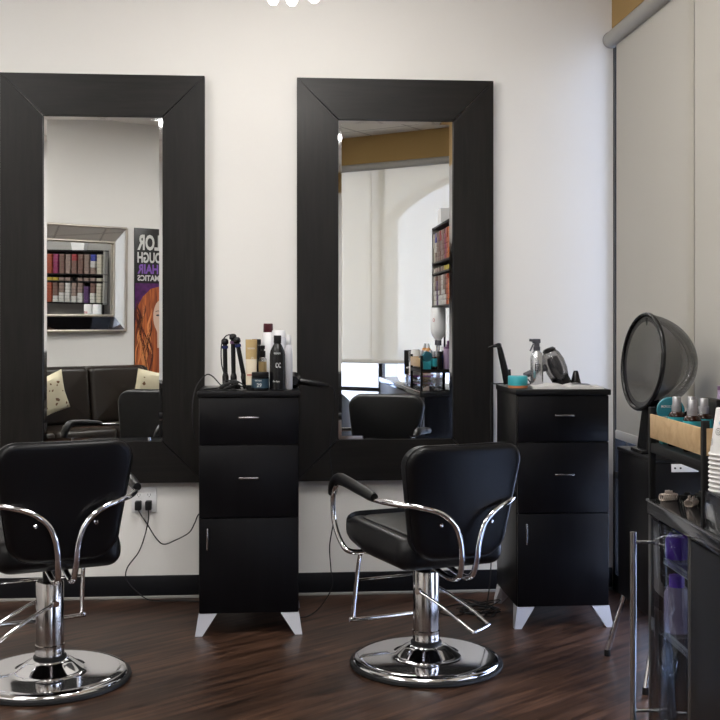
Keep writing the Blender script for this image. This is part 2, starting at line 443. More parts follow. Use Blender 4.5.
# ------------------------------------------------------------------ the two big framed wall mirrors
def wall_mirror(label, x0, z0, yaw=0.):
    W, Hh, F = .94, 1.904, .198
    t = thing('framed_mirror', label, 'mirror', (x0+W/2, -.004, z0), yaw, 'big wall mirrors')
    y0, y1 = -.042, 0
    w = W/2
    def board(poly, m):
        g = G(); n = len(poly); e = .0022
        c = (sum(p[0] for p in poly)/n, sum(p[1] for p in poly)/n)
        ins = []
        for x, z in poly:
            ins.append((x+(e if x < c[0] else -e)*1, z+(e if z < c[1] else -e)*1))
        g.prism(ins, y0, y1)
        g.build('frame_board', m, t)
    board([(-w, 0), (w, 0), (w-F, F), (-w+F, F)], 'frame')
    board([(-w, Hh), (-w+F, Hh-F), (w-F, Hh-F), (w, Hh)], 'frame')
    board([(-w, 0), (-w+F, F), (-w+F, Hh-F), (-w, Hh)], 'framev')
    board([(w, 0), (w, Hh), (w-F, Hh-F), (w-F, F)], 'framev')
    a = w-F; z1 = F; z2 = Hh-F; b = .015; yb = -.0290; yf = -.030
    g = G(); g.box((-a-.004, yb+.0005, z1-.004), (a+.004, -.004, z2+.004)); g.build('backing', 'matte', t)
    g = G(); g.add([(-a+b, yf, z1+b), (a-b, yf, z1+b), (a-b, yf, z2-b), (-a+b, yf, z2-b)], [[0, 1, 2, 3]], False)
    gl = g.build('mirror_glass', 'mirror', t)
    g = G()
    o = [(-a, yb, z1), (a, yb, z1), (a, yb, z2), (-a, yb, z2)]; i = [(-a+b, yf, z1+b), (a-b, yf, z1+b), (a-b, yf, z2-b), (-a+b, yf, z2-b)]
    g.add(o+i, [[k, (k+1) % 4, 4+(k+1) % 4, 4+k] for k in range(4)], False)
    g.build('bevelled_edge', 'bevel', gl)
    return t
wall_mirror('tall black framed mirror reflecting the sofa and poster', -1.266, .543)
wall_mirror('tall black framed mirror reflecting the street window and blinds', .101, .543)

# ------------------------------------------------------------------ salon cabinets
def cabinet(label, x0, yf, W=.408, D=.42):
    t = thing('salon_cabinet', label, 'cabinet', (x0, yf, 0), 0, 'black styling cabinets')
    zb, zt = .088, 1.008
    g = G(); g.box((0, .019, zb), (W, D, .984), .002); g.build('body', 'cab', t)
    g = G(); g.box((-.006, -.006, .984), (W+.006, D, zt), .003); g.build('top', 'cabtop', t)
    for a, b in ((.788, .980), (.486, .783)):
        d = G().box((.003, 0, a), (W-.003, .0185, b), .0015).build('drawer', 'cab', t)
        z = a+(b-a)*.5+.015
        g = G(); g.box((W/2-.042, -.022, z-.004), (W/2+.042, -.016, z+.004), .002)
        for s in (-1, 1): g.box((W/2+s*.036-.003, -.018, z-.003), (W/2+s*.036+.003, .001, z+.003))
        g.build('handle', 'steel', d, 'slim silver bar handle')
    d = G().box((.003, 0, zb+.002), (W-.003, .0185, .481), .0015).build('door', 'cab', t)
    g = G(); g.box((.033, -.022, .355), (.041, -.016, .445), .002)
    for z in (.362, .438): g.box((.034, -.018, z-.003), (.040, .001, z+.003))
    g.build('handle', 'steel', d, 'slim silver upright handle')
    for sx in (0, 1):
        for sy in (0, 1):
            x = 0 if sx == 0 else W; y = .0 if sy == 0 else D; dx = -1 if sx == 0 else 1; dy = -1 if sy == 0 else 1
            X0, X1 = x, x-dx*.075; Y0, Y1 = y, y-dy*.075
            b0, b1 = x+dx*.014, x-dx*.016; c0, c1 = y+dy*.014, y-dy*.016
            g = G(); g.add([(X0, Y0, zb), (X1, Y0, zb), (X1, Y1, zb), (X0, Y1, zb), (b0, c0, 0), (b1, c0, 0), (b1, c1, 0), (b0, c1, 0)],
                           [[0, 1, 2, 3], [4, 5, 6, 7], [0, 1, 5, 4], [1, 2, 6, 5], [2, 3, 7, 6], [3, 0, 4, 7]], False)
            g.build('leg', 'satin', t, 'tapered silver foot')
    return t
LCX, LCY = -.3145, -.645
RCX, RCY = 1.020, -.64
cabinet('black two-drawer cabinet between the two mirrors', LCX, LCY, .413)
cabinet('black two-drawer cabinet near the window, under the open magazine', RCX, RCY, .398)
TOP = 1.008

# ------------------------------------------------------------------ styling chairs
def chair(label, loc, yaw, lever, lift=0., group='black styling chairs'):
    t = thing('styling_chair', label, 'chair', loc, yaw, group)
    g = G(); g.lathe([(.287, 0), (.290, .005), (.288, .014), (.276, .019), (0, .019)], 64); g.build('base_ring', 'rubber', t)
    g = G(); g.lathe([(.278, .014), (.276, .022), (.268, .029), (.24, .033), (.15, .0345), (.135, .036), (.118, .042), (.085, .066), (.064, .078), (0, .078)], 64)
    g.build('base_plate', 'chrome', t)
    g = G(); g.lathe([(0, .07), (.057, .07), (.059, .078), (.059, .086), (.055, .09), (0, .09)], 40); g.build('base_collar', 'rubber', t)
    g = G(); g.lathe([(0, .085), (.0505, .085), (.052, .088), (.052, .128), (.049, .131), (.049, .352), (.046, .357), (0, .357)], 48); g.build('column', 'column', t)
    U = Matrix.Translation((0, 0, lift))
    g = G(); g.lathe([(0, .35), (.026, .35), (.026, .40+lift), (0, .40+lift)], 24); g.box((-.11, -.1, .393), (.11, .12, .408), .003, U); g.build('seat_bracket', 'matte', t)
    # pump lever
    lx, ly = lever; L = math.hypot(lx, ly); lx, ly = lx/L, ly/L
    a = -yaw; dx, dy = lx*math.cos(a)-ly*math.sin(a), lx*math.sin(a)+ly*math.cos(a)
    nx, ny = -dy, dx
    q = lambda f, s_, z: (dx*f+nx*s_, dy*f+ny*s_, z)
    g = G(); g.tube([q(.0, -.058, .285), q(.07, -.062, .258), q(.15, -.066, .218), q(.220, -.064, .175), q(.236, -.05, .168), q(.236, .05, .168), q(.220, .064, .175), q(.15, .066, .218), q(.07, .062, .258), q(.0, .058, .285)], .0062)
    for s_ in (-1, 1): g.cyl(q(0, s_*.046, .285), q(0, s_*.068, .285), .011)
    g.build('pump_lever', 'chrome', t)
    # seat
    ol = rrect(.215, .25, -.235, .262, .06, .09)
    g = G(); g.cushion(ol, .412, .520, .045, lambda u, v, w: (u, v, lift+w+.010*(v/.26)+(.018*(u/.25)**2 if w > .5 else .05*(max(0, v)/.26)**2+.0)), -.004); st = g.build('seat', 'leather', t)
    ol = rrect(.160, .19, -.19, .215, .05, .06)
    g = G(); g.cushion(ol, .511, .533, .010, lambda u, v, w: (u, v, lift+w+.010*(v/.26)), .006); g.build('seat_cushion', 'leather', st)
    # backrest
    def bk(u, v, w):
        return (u, -.235+w-(v-.43)*.16+.45*u*u, v+lift)
    ol = rrect(.190, .229, .450, .862, .095, .070, 8)
    g = G(); g.cushion(ol, -.045, .030, .022, bk, .012); b = g.build('backrest', 'leather', t)
    g = G(); pts = [bk(u, v, .006) for u, v in ol]; 
    inner = [bk(u*1.0, .641+(v-.641)*1.0, -.026) for u, v in ol]
    g.tube(inner, .0030, 6, 1, True); g.build('piping', 'leather', b)
    # arms
    for s_ in (-1, 1):
        P = [(s_*.03, -.12, .392), (s_*.028, -.235, .378), (s_*.026, -.305, .395), (s_*.030, -.333, .45), (s_*.036, -.338, .52), (s_*.06, -.338, .585),
             (s_*.11, -.333, .628), (s_*.18, -.305, .650), (s_*.240, -.24, .655), (s_*.279, -.14, .660), (s_*.284, -.02, .668), (s_*.284, .12, .678),
             (s_*.284, .185, .674), (s_*.284, .225, .644), (s_*.284, .238, .60), (s_*.282, .23, .52), (s_*.266, .20, .445), (s_*.24, .17, .412), (s_*.15, .16, .408)]
        lf = lambda P: [(x, y, z+lift) for x, y, z in P]
        g = G(); g.tube(lf(P), .0105, 12, 7)
        g.cyl(*lf([(s_*.100, -.26, .583), (s_*.100, -.318, .583)]), .0075); g.cyl(*lf([(s_*.100, -.318, .583), (s_*.100, -.323, .583)]), .0075, .0025)
        fr = g.build('arm_frame', 'chrome', t)
        P = [(s_*.282, -.150, .668), (s_*.284, -.02, .682), (s_*.284, .10, .692), (s_*.284, .165, .695), (s_*.284, .205, .684), (s_*.284, .236, .654), (s_*.284, .246, .622)]
        g = G()
        gg = G(); gg.tube(lf(P), .0205, 14, 8, rf=lambda q: .72+.4*math.sin(PI*min(1, max(0, q)))**.35*.8)
        gg.build('arm_pad', 'leather', t)
    # footrest
    g = G()
    g.tube(lf([(-.165, .15, .405), (-.168, .215, .395), (-.170, .245, .36), (-.172, .285, .20), (-.172, .300, .122), (-.160, .304, .108), (.160, .304, .108), (.172, .300, .122), (.172, .285, .20), (.170, .245, .36), (.168, .215, .395), (.165, .15, .405)]), .0085, 10, 6)
    g.tube(lf([(-.171, .265, .275), (0, .265, .275), (.171, .265, .275)]), .005, 8, 3)
    g.build('footrest', 'chrome', t)
    return t
chair('black styling chair with chrome arms before the street-reflecting mirror', (.571, -1.08, 0), R(19), (.8, -.6))
chair('black styling chair with chrome arms before the sofa-reflecting mirror', (-.813, -1.155, 0), R(21), (-.85, -.5), .03)

# ------------------------------------------------------------------ bottles & tools on the left cabinet
def bottle(name, label, loc, prof, m, cap, mc, rz=0, extra=None, cat='bottle', group=None):
    t = thing(name, label, cat, loc, rz, group)
    b = G().lathe(prof, 28).build('body', m, t)
    G().lathe(cap, 24).build('cap', mc, t)
    if extra: extra(t, b)
    return t
def label_text(b, rows, m='letterwhite'):
    for s, w_, h_, r_, z_, ang in rows:
        g = G(); text_geo(g, s, w_, h_, wrap(r_, z_, ang), .01); g.build('label_lettering', m, b)
# front-row positions relative to cabinet corner
def L(x, y, z=0): return (LCX+x, LCY+y, TOP+z)
def ex1(t, b):
    label_text(b, [('REDKEN', .028, .007, .0325, .152, -118), ('cc', .022, .022, .0325, .095, -105), ('for hair', .030, .008, .0325, .035, -125)])
bottle('shampoo_bottle', 'big black shampoo bottle with white lettering on the left cabinet', L(.325, .05),
       [(.029, 0), (.0325, .004), (.0325, .150), (.030, .165), (.018, .190), (.014, .195), (.014, .20)], M['plastic'],
       [(.0155, .197), (.016, .199), (.016, .228), (.0145, .230), (0, .230)], M['matte'], extra=ex1)
bottle('shampoo_bottle', 'tall white bottle with maroon cap at the back', L(.285, .20),
       [(.029, 0), (.032, .004), (.032, .17), (.029, .20), (.021, .238), (.019, .242)], M['white'],
       [(.0195, .242), (.021, .244), (.020, .278), (.018, .280), (0, .280)], M['maroon'])
bottle('shampoo_bottle', 'stout pearl white bottle behind the black bottle', L(.33, .16),
       [(.029, 0), (.031, .004), (.031, .215), (.028, .22), (.028, .222)], M['pearl'],
       [(.0285, .222), (.0285, .248), (.027, .250), (0, .250)], M['white'])
bottle('spray_bottle', 'slim white spray bottle beside the hanging hair dryer', L(.372, .11),
       [(.015, 0), (.017, .003), (.017, .16), (.012, .185), (.008, .190)], M['pearl'],
       [(.009, .19), (.0115, .193), (.0115, .218), (.009, .232), (0, .232)], M['white'])
def ex2(t, b):
    g = G(); g.lathe([(.0362, .012), (.0362, .05)], 28); g.build('label_band', 'bluelabel', b)
    label_text(b, [('REDKEN', .028, .006, .0364, .040, -125), ('29', .020, .016, .0364, .016, -112)])
bottle('styling_jar', 'squat black styling jar with blue label at the cabinet front', L(.253, .04),
       [(.033, 0), (.036, .003), (.036, .056), (.033, .058)], M['plastic'],
       [(.0345, .057), (.0355, .059), (.0355, .074), (.033, .077), (0, .077)], M['matte'], extra=ex2, cat='jar')
def ex3(t, b):
    G().lathe([(.0172, .070), (.0172, .118)], 24).build('label_band', 'gold', b)
    G().cyl((0, 0, .178), (0, -.022, .178), .004).build('nozzle', 'matte', t)
bottle('spray_bottle', 'small clear spray bottle with gold label and black pump', L(.262, .12),
       [(.015, 0), (.017, .003), (.017, .128), (.010, .138)], M['clear'],
       [(.0105, .136), (.0125, .138), (.0125, .163), (.006, .165), (.006, .170), (.010, .171), (.010, .186), (0, .187)], M['matte'], extra=ex3)
o = None
# stand-up gold tube
t = thing('lotion_tube', 'gold and cream upright lotion tube with dark cap', 'tube', L(.215, .07))
g = G(); n = 20; rings = []
for z, rx, ry in ((.022, .022, .020), (.06, .023, .018), (.13, .0235, .010), (.20, .024, .0035), (.213, .024, .0015)):
    rings.append([(rx*math.cos(2*PI*i/n), ry*math.sin(2*PI*i/n), z) for i in range(n)])
g.add([p for r_ in rings for p in r_], [[k*n+i, k*n+(i+1) % n, (k+1)*n+(i+1) % n, (k+1)*n+i] for k in range(4) for i in range(n)]+[[4*n+i for i in range(n)]])
g.mi = [1 if k < 2*n else 0 for k in range(4*n)]+[0]
b = g.build('body', [M['gold'], M['cream']], t)
G().lathe([(.019, 0), (.021, .002), (.021, .022), (0, .023)], 20).build('cap', 'matte', t)
g = G(); text_geo(g, 'REDKEN', .030, .007, lambda x, y: (-.015+x, -.0085, .172+y), .01)
text_geo(g, '12', .010, .014, lambda x, y: (.0+x, -.0125, .125+y), .01)
g.build('label_lettering', 'letterwhite', b)
G().box((-.017, -.0212, .062), (.017, -.0195, .067)).build('red_stripe', 'redink', b)
# clipper behind
t = thing('hair_clipper', 'black hair clipper standing upright behind the gold tube', 'clipper', L(.235, .17))
g = G(); g.cushion(rrect(.017, .020, 0, .19, .006, .012, 4), -.014, .014, .006, lambda u, v, w: (u, w, v)); g.build('body', 'plastic', t)
G().box((-.019, -.012, .188), (.019, .008, .213), .003).build('blade', 'matte', t)
G().tube([(0, .01, .006), (.0, .045, .006), (-.06, .06, .006), (-.10, .03, .006), (-.15, .05, .006)], .0028, 6).build('cord', 'rubber', t)

def curling_iron(label, loc, tilt, rz, cordpts, ring='navy', h=.175):
    t = thing('curling_iron', label, 'curling iron', loc, 0, 'curling irons on the left cabinet')
    mt = Matrix.Rotation(rz, 4, 'Z') @ Matrix.Rotation(tilt, 4, 'Y')
    mt = Matrix.Translation((0, 0, .004)) @ mt
    g = G(); g.lathe([(.010, 0), (.013, .004), (.014, .05), (.011, .06), (.010, .064)], 20, mt); g.build('handle', 'plastic', t)
    g = G(); g.lathe([(.0095, .062), (.0095, h-.02), (.0085, h-.014), (0, h-.012)], 20, mt); g.build('barrel', 'matte', t)
    g = G(); g.lathe([(.0135, h-.036), (.0135, h-.024)], 20, mt); g.build('ring', ring, t)
    g = G(); g.lathe([(.013, h-.018), (.016, h-.012), (.015, h), (.010, h+.006), (0, h+.008)], 20, mt); g.build('tip', 'plastic', t)
    G().tube(cordpts, .0026, 6, 8).build('cord', 'rubber', t)
    return t
curling_iron('black curling iron standing upright, its cord looping off the left edge', L(.105, .14), R(-1), 0,
             [(0, 0, .005), (-.02, -.03, .02), (-.05, -.05, .055), (-.075, -.04, .065), (-.10, -.04, .045), (-.122, -.05, .01), (-.133, -.08, -.05), (-.133, -.09, -.12), (-.124, -.07, -.20)], 'navy', .205)
curling_iron('black curling iron standing in the middle with its cord rising from the tip', L(.140, .13), R(-1), 0,
             [(.0, .0, .222), (-.012, -.006, .232), (-.035, .0, .225), (-.052, 0, .19), (-.052, 0, .11), (-.035, -.02, .04), (-.05, -.05, .006), (-.11, -.06, .004), (-.12, -.03, .004), (-.07, .02, .004)], 'plum', .225)
curling_iron('black curling iron leaning against its neighbour beside the gold tube', L(.193, .11), R(-11), 0,
             [(0, 0, .006), (.0, -.04, .012), (-.03, -.07, .035), (-.07, -.075, .028), (-.10, -.06, .014), (-.15, -.05, .006), (-.10, -.08, .004), (-.04, -.085, .026), (-.02, -.06, .005)], 'navy', .215)
t = thing('cord_bundle', 'black tangle of cords lying around the curling irons', 'cord', L(.11, .06))
g = G(); P = []
for k in range(26):
    a = k*2.15; P.append((.05*math.cos(a)*(.6+.5*random.random())+.02, .028*math.sin(a), .006+.045*abs(math.sin(k*1.3))*random.random()))
g.tube(P, .0028, 6, 5); g.build('cord', 'rubber', t)
# hair dryer lying over the right edge of the left cabinet
t = thing('hair_dryer', 'black hair dryer lying over the edge of the left cabinet', 'hair dryer', L(.400, .17))
mt = Matrix.Rotation(R(97), 4, 'Y')
g = G(); g.lathe([(0, -.005), (.014, 0), (.016, .01), (.0165, .06), (.014, .10), (.011, .13), (.006, .145), (0, .146)], 20, Matrix.Translation((.005, 0, .035)) @ Matrix.Rotation(R(100), 4, 'Y')); g.build('handle', 'plastic', t)
g = G(); g.lathe([(0, -.045), (.030, -.045), (.034, -.03), (.034, .03), (.022, .06), (.019, .075), (.0, .075)], 24, Matrix.Translation((-.005, .035, .035)) @ Matrix.Rotation(R(90), 4, 'X')); g.build('barrel', 'plastic', t)
def WP(px_, py_, y):   # used only to read off real coordinates while building the cords below
    return None
G().tube([(.145, 0, .012), (.165, .01, .0), (.175, .06, -.05), (.168, .09, -.15), (.155, .10, -.28), (.165, .10, -.38), (.16, .10, -.46), (.172, .10, -.58), (.155, .10, -.70),
          (.160, .10, -.80), (.165, .10, -.885), (.11, .09, -.97), (.06, .08, -1.003), (.02, .05, -1.003)], .0030, 6, 8).build('cord', 'rubber', t)

# ------------------------------------------------------------------ things on the right cabinet
def Q(x, y, z=0): return (RCX+x, RCY+y, TOP+z)
t = thing('open_magazine', 'open white magazine lying on the right cabinet', 'magazine', Q(.235, .10), R(-6))
g = G()
for s_ in (-1, 1):
    n = 10; vs = []
    for k in range(n+1):
        u = k/n; x = s_*u*.15; z = .010+.012*math.sin(PI*min(1, u*1.25))*(1-u*.7)
        vs += [(x, -.085, z), (x, .085, z), (x, -.085, .001), (x, .085, .001)]
    fs = []
    for k in range(n):
        a = 4*k; b_ = a+4
        fs += [[a, a+1, b_+1, b_], [a+2, b_+2, b_+3, a+3], [a, b_, b_+2, a+2], [a+1, a+3, b_+3, b_+1]]
    fs += [[0, 2, 3, 1], [4*n, 4*n+1, 4*n+3, 4*n+2]]
    g.add(vs, fs, False)
pg = g.build('pages', 'paper', t)
g = G(); g.add([(.02, -.06, .0225), (.10, -.06, .0178), (.10, .03, .0178), (.02, .03, .0225)], [[0, 1, 2, 3]], False); g.build('printed_picture', 'ink', pg)
t = thing('round_box', 'turquoise round box with copper bottom rim', 'box', Q(.030, .12))
G().lathe([(.042, .012), (.0425, .014), (.0425, .050), (.040, .053), (0, .053)], 40).build('body', 'teal', t)
G().lathe([(.041, 0), (.0428, .002), (.0428, .012), (0, .0125)], 40).build('base_rim', 'orange', t)
t = thing('hair_clip', 'small black clip standing up behind the turquoise box', 'hair clip', Q(.012, .19))
g = G(); g.tube([(0, 0, 0), (-.002, 0, .04), (-.004, 0, .078)], .006, 10); g.build('body', 'matte', t)
# curling wand leaning on the left corner
t = thing('flat_iron', 'black flat iron standing on end with a bent head', 'flat iron', Q(.0, .26))
g = G(); g.tube([(.016, 0, .012), (.010, 0, .035), (-.002, 0, .09), (-.016, 0, .150), (-.021, 0, .172)], .0125, 14, rf=lambda q: 1.5-.6*q); g.build('barrel', 'plastic', t)
g = G(); g.tube([(-.021, 0, .168), (-.026, 0, .182), (-.04, 0, .180), (-.06, 0, .176), (-.072, 0, .172)], .010, 12, rf=lambda q: 1.2-.85*q); g.build('head', 'plastic', t)
g = G(); g.cyl((-.030, -.014, .182), (-.02, .014, .182), .011); g.build('hinge', 'matte', t)
G().tube([(.012, 0, .014), (.045, .02, .02), (.09, .035, .022), (.11, .02, .03), (.13, .05, .006), (.10, .10, .004), (-.01, .12, .004), (-.035, .12, -.02), (-.04, .10, -.25), (-.045, .08, -.55), (-.06, 0, -.8), (-.09, -.05, -.96), (-.14, -.1, -1.004), (-.10, -.2, -1.004)], .0028, 6, 7).build('cord', 'rubber', t)
# spray bottle
def ex4(t, b):
    g = G(); g.tube([(0, -.0, .178), (.0, 0, .19), (-.002, 0, .200)], .012, 12)
    g.box((-.020, -.009, .192), (.016, .009, .212), .004); g.cyl((-.020, 0, .205), (-.033, 0, .207), .006)
    g.tube([(-.015, 0, .19), (-.022, 0, .175), (-.030, 0, .158)], .0035, 8); g.build('trigger_head', 'greyplast', t)
    g = G()
    for s_ in (-1, 1): g.box((-.014, -.0295, .085+s_*.014), (.008, -.0275, .087+s_*.014))
    for s_ in (-1, 1): g.box((-.003+s_*.011-.001, -.0295, .071), (-.003+s_*.011+.001, -.0275, .101))
    text_geo(g, 'CB', .012, .012, lambda x, y: (-.009+x, -.0292, .080+y), .01)
    g.build('printed_mark', 'ink', b)
M['greyplast'] = mat('grey_trigger_plastic', (.07, .07, .085), .35, var=.1)
M['alu'] = mat('silver_aluminium', (.62, .63, .66), .22, .9, var=.04)
bottle('spray_bottle', 'silver aluminium trigger spray bottle beside the turquoise box', Q(.133, .20),
       [(.026, 0), (.028, .003), (.028, .125), (.024, .145), (.014, .160), (.012, .162)], M['alu'],
       [(.014, .16), (.015, .162), (.015, .178), (0, .179)], M['greyplast'], extra=ex4)
# smoky translucent hair dryer
t = thing('hair_dryer', 'smoky see-through hair dryer lying behind the magazine', 'hair dryer', Q(.200, .25)); t.scale = (1.12, 1.12, 1.12)
mt = Matrix.Translation((.025, 0, .082)) @ Matrix.Rotation(R(-22), 4, 'Y')
g = G(); g.lathe([(.026, -.075), (.036, -.055), (.043, -.02), (.043, .015), (.036, .045), (.026, .062)], 28, mt); bd = g.build('body', M['smoke2'], t, 'smoky see-through shell')
g = G(); g.lathe([(.0, .058), (.024, .058), (.028, .066), (.02, .074), (0, .076)], 24, mt); g.build('rear_cap', 'plastic', t)
g = G(); g.lathe([(.0, -.05), (.018, -.05), (.026, -.02), (.026, .01), (.02, .035), (.0, .04)], 20, mt); g.build('motor', 'greyplast', bd)
g = G(); g.lathe([(.0, -.082), (.038, -.082), (.036, -.06), (.034, -.045), (.0, -.045)], 24, mt); g.build('front_ring', 'plastic', t)
g = G(); g.tube([(-.01, 0, .075), (-.04, 0, .066), (-.075, 0, .052), (-.10, 0, .042)], .014, 14, rf=lambda q: 1.1-.3*q); g.build('handle', 'greyplast', t)
t = thing('dryer_nozzle', 'black cone nozzle standing at the back of the right cabinet', 'nozzle', Q(.325, .26))
g = G(); g.lathe([(.024, 0), (.025, .006), (.018, .035), (.012, .062), (.010, .064), (.010, .068), (0, .069)], 24); g.build('cone', 'plastic', t)
t['label'] = 'black cone nozzle standing beside the smoky hair dryer'

# ------------------------------------------------------------------ outlet and cords at the wall
t = thing('wall_outlet', 'white wall outlet below the left mirror', 'outlet', (-.612, -.001, .461))
G().box((-.058, -.007, -.058), (.058, 0, .058), .003).build('cover_plate', 'white', t)
g = G()
for sx in (-.024, .024):
    for sz in (-.021, .021): g.cushion(rrect(.016, .016, sz-.014, sz+.014, .007, .007, 4), -.0085, -.0065, .0008, lambda u, v, w, sx=sx: (u+sx, w, v))
fa = g.build('socket_face', 'white', t)
g = G()
for sx in (-.024, .024):
    for sz in (-.021, .021):
        for q_ in (-.006, .006): g.box((sx+q_-.001, -.0092, sz-.001), (sx+q_+.001, -.0084, sz+.008))
        g.cyl((sx, -.0084, sz-.006), (sx, -.0092, sz-.006), .0022, n=10)
g.build('slots', 'ink', fa)
o = thing('power_cord', 'black plug and cord running down from the outlet to the floor', 'cord', (-.588, -.01, .440))
G().box((-.014, -.042, -.022), (.014, -.0015, .020), .004).build('plug', 'matte', o)
G().tube([(0, -.03, -.018), (0, -.034, -.065), (-.018, -.03, -.145), (-.047, -.025, -.22), (-.098, -.02, -.29), (-.103, -.022, -.343), (-.066, -.025, -.39), (-.01, -.045, -.430), (.04, -.06, -.4365), (.16, -.07, -.4365), (.26, -.10, -.4365)], .0030, 6, 7).build('cord', 'rubber', o)
o = thing('power_cord', 'black cord sagging from the outlet to the left cabinet', 'cord', (-.636, -.01, .440))
G().box((-.014, -.042, -.022), (.014, -.0015, .020), .004).build('plug', 'matte', o)
G().tube([(0, -.03, -.018), (.018, -.046, -.045), (.042, -.048, -.080), (.085, -.046, -.150), (.12, -.04, -.180), (.17, -.03, -.165), (.235, -.03, -.13), (.262, -.03, -.085), (.280, -.03, -.045), (.33, -.05, .0), (.40, -.1, .02)], .0030, 6, 7).build('cord', 'rubber', o)
t = thing('cord_bundle', 'black cords tangled on the floor beside the right cabinet', 'cord', (.93, -.36, 0))
g = G(); P = []
for k in range(30):
    a = k*1.9; P.append((.10*math.cos(a)*(.5+.6*random.random())-.02, .12*math.sin(a)*(.5+.6*random.random()), .006+.06*max(0, math.sin(k*.9))*random.random()))
g.tube(P, .0030, 6, 5)
g.tube([(-.10, -.05, .004), (-.16, -.08, .004), (-.2, 0, .004), (-.12, .1, .004), (.0, .13, .004)], .003, 6, 6)
g.build('cord', 'rubber', t)

# ------------------------------------------------------------------ hanging lamp at the top of the view
t = thing('ceiling_spotlight', 'cluster of three small bright bulbs hanging above the mirrors', 'lamp', (.075, -.95, CZ))
G().lathe([(0, 0), (.07, 0), (.07, -.03), (0, -.035)], 32).build('canopy', 'chrome', t)
g = G(); g.cyl((0, 0, -.03), (0, 0, -.63), .007); g.cyl((-.10, 0, -.63), (.10, 0, -.63), .008); g.build('rod', 'chrome', t)
bulbs = [(-.082, 0, -.728), (-.010, -.03, -.738), (.078, .03, -.708)]
for x, y, z in bulbs:
    h = G().lathe([(0, .105), (.008, .105), (.009, .06), (.021, .035), (.023, .02), (0, .02)], 20, Matrix.Translation((x, y, z))).build('lamp_holder', 'chrome', t)
    G().lathe([(0, -.022), (.010, -.02), (.019, -.01), (.0215, .005), (.018, .02), (0, .02)], 20, Matrix.Translation((x, y, z))).build('bulb', 'bulbglow', h)
def light(name, kind, loc, energy, col, size=.1, rot=None, sy=None, spread=None):
    l = bpy.data.lights.new(name, kind); l.energy = energy; l.color = col
    if kind == 'AREA':
        l.size = size
        if sy: l.shape = 'RECTANGLE'; l.size_y = sy
    elif kind == 'SUN': l.angle = R(size)
    else: l.shadow_soft_size = size
    o = bpy.data.objects.new(name, l); COL.objects.link(o); o.location = loc
    if rot: o.rotation_euler = rot
    return o
light('lamp_light', 'POINT', (.075, -.95, CZ-.79), 7.5, (1, .955, .90), .05)

# glowing panels added on the ceiling, out of view, to fill the room
def fill_panel(x, y, lab):
    t = thing('fill_light_panel', lab, 'fill light', (x, y, CZ), RS, 'unseen fill light panels')
    g = G(); g.box((-.31, -.61, -.03), (.31, -.59, 0)); g.box((-.31, .59, -.03), (.31, .61, 0)); g.box((-.31, -.61, -.03), (-.29, .61, 0)); g.box((.29, -.61, -.03), (.31, .61, 0))
    g.build('frame', 'white', t)
    G().box((-.29, -.59, -.02), (.29, .59, -.012)).build('glow_sheet', 'panelglow', t)
fill_panel(-1.9, -2.0, 'unseen fill light panel nearest the left wall')
fill_panel(.25, -2.0, 'unseen fill light panel above the styling chairs')
fill_panel(-3.0, -3.9, 'unseen fill light panel in the left rear of the room')
fill_panel(-.2, -4.4, 'unseen fill light panel by the street window')

# ------------------------------------------------------------------ hooded dryer and its cabinet by the window
CB = (1.32, -1.46, 0)
t = thing('side_cabinet', 'low black cabinet on splayed chrome legs below the hooded dryer', 'cabinet', CB)
G().box((0, 0, .25), (.26, .40, .80), .006).build('body', 'cab', t)
G().box((-.004, -.004, .80), (.264, .404, .815), .004).build('top', 'cabtop', t)
for sx, sy in ((0, 0), (0, 1), (1, 0), (1, 1)):
    x, y = .02+sx*.22, .03+sy*.34
    g = G(); g.cyl((x, y, .26), (x+(.02 if sx else -.055), y+(.05 if sy else -.05), .02), .010)
    lg = g.build('leg', 'chrome', t)
    e = (x+(.02 if sx else -.055), y+(.05 if sy else -.05))
    G().lathe([(.012, 0), (.0125, .003), (.0115, .024), (0, .025)], 14, Matrix.Translation((e[0], e[1], 0))).build('foot', 'rubber', lg)
br = G().box((.063, -.004, .768), (.160, .0, .796), .001).build('metal_bracket', 'white', t, 'pale metal bracket with two screws')
for x in (.075, .095): G().cyl((x, -.004, .782), (x, -.006, .782), .0035, n=12).build('screw', 'matte', br)
t = thing('hooded_dryer', 'smoky round hooded hair dryer standing on the low black cabinet', 'hair dryer', (1.40, -1.27, .815))
g = G(); g.add([(-.06, -.05, 0), (.05, -.05, 0), (.05, .05, 0), (-.06, .05, 0), (-.045, -.03, .17), (.02, -.03, .17), (.02, .03, .17), (-.045, .03, .17)],
               [[0, 1, 2, 3], [4, 5, 6, 7], [0, 1, 5, 4], [1, 2, 6, 5], [2, 3, 7, 6], [3, 0, 4, 7]], False)
g.box((-.08, -.06, 0), (.10, .06, .014), .004)
g.build('stand', 'plastic', t)
ax = Vector((-.955, -.085, .09)).normalized()         # opening looks towards the chairs
hc = Vector((-.055, 0, .333))
z = -ax; x_ = Vector((0, 0, 1)).cross(z).normalized(); y_ = z.cross(x_)
mt = Matrix.Translation(hc) @ Matrix(((x_.x, y_.x, z.x), (x_.y, y_.y, z.y), (x_.z, y_.z, z.z))).to_4x4()
def bowl(r, d, n=14, z0=0): return [(r*math.cos(PI/2*k/n), z0+d*math.sin(PI/2*k/n)) for k in range(n)]+[(0, z0+d)]
g = G(); g.lathe(bowl(.176, .20), 48, mt); sh = g.build('hood_shell', 'smoke', t, 'smoky see-through hood')
g = G(); g.lathe(bowl(.150, .135, z0=.004), 48, mt); ln = g.build('hood_liner', 'liner', t)
g = G(); P = [mt @ Vector((.174*math.cos(a), .174*math.sin(a), 0)) for a in [2*PI*k/40 for k in range(40)]]; g.tube(P, .0085, 10, 1, True)
g.build('rim', 'plastic', t)
g = G()
n = 48; vs = []
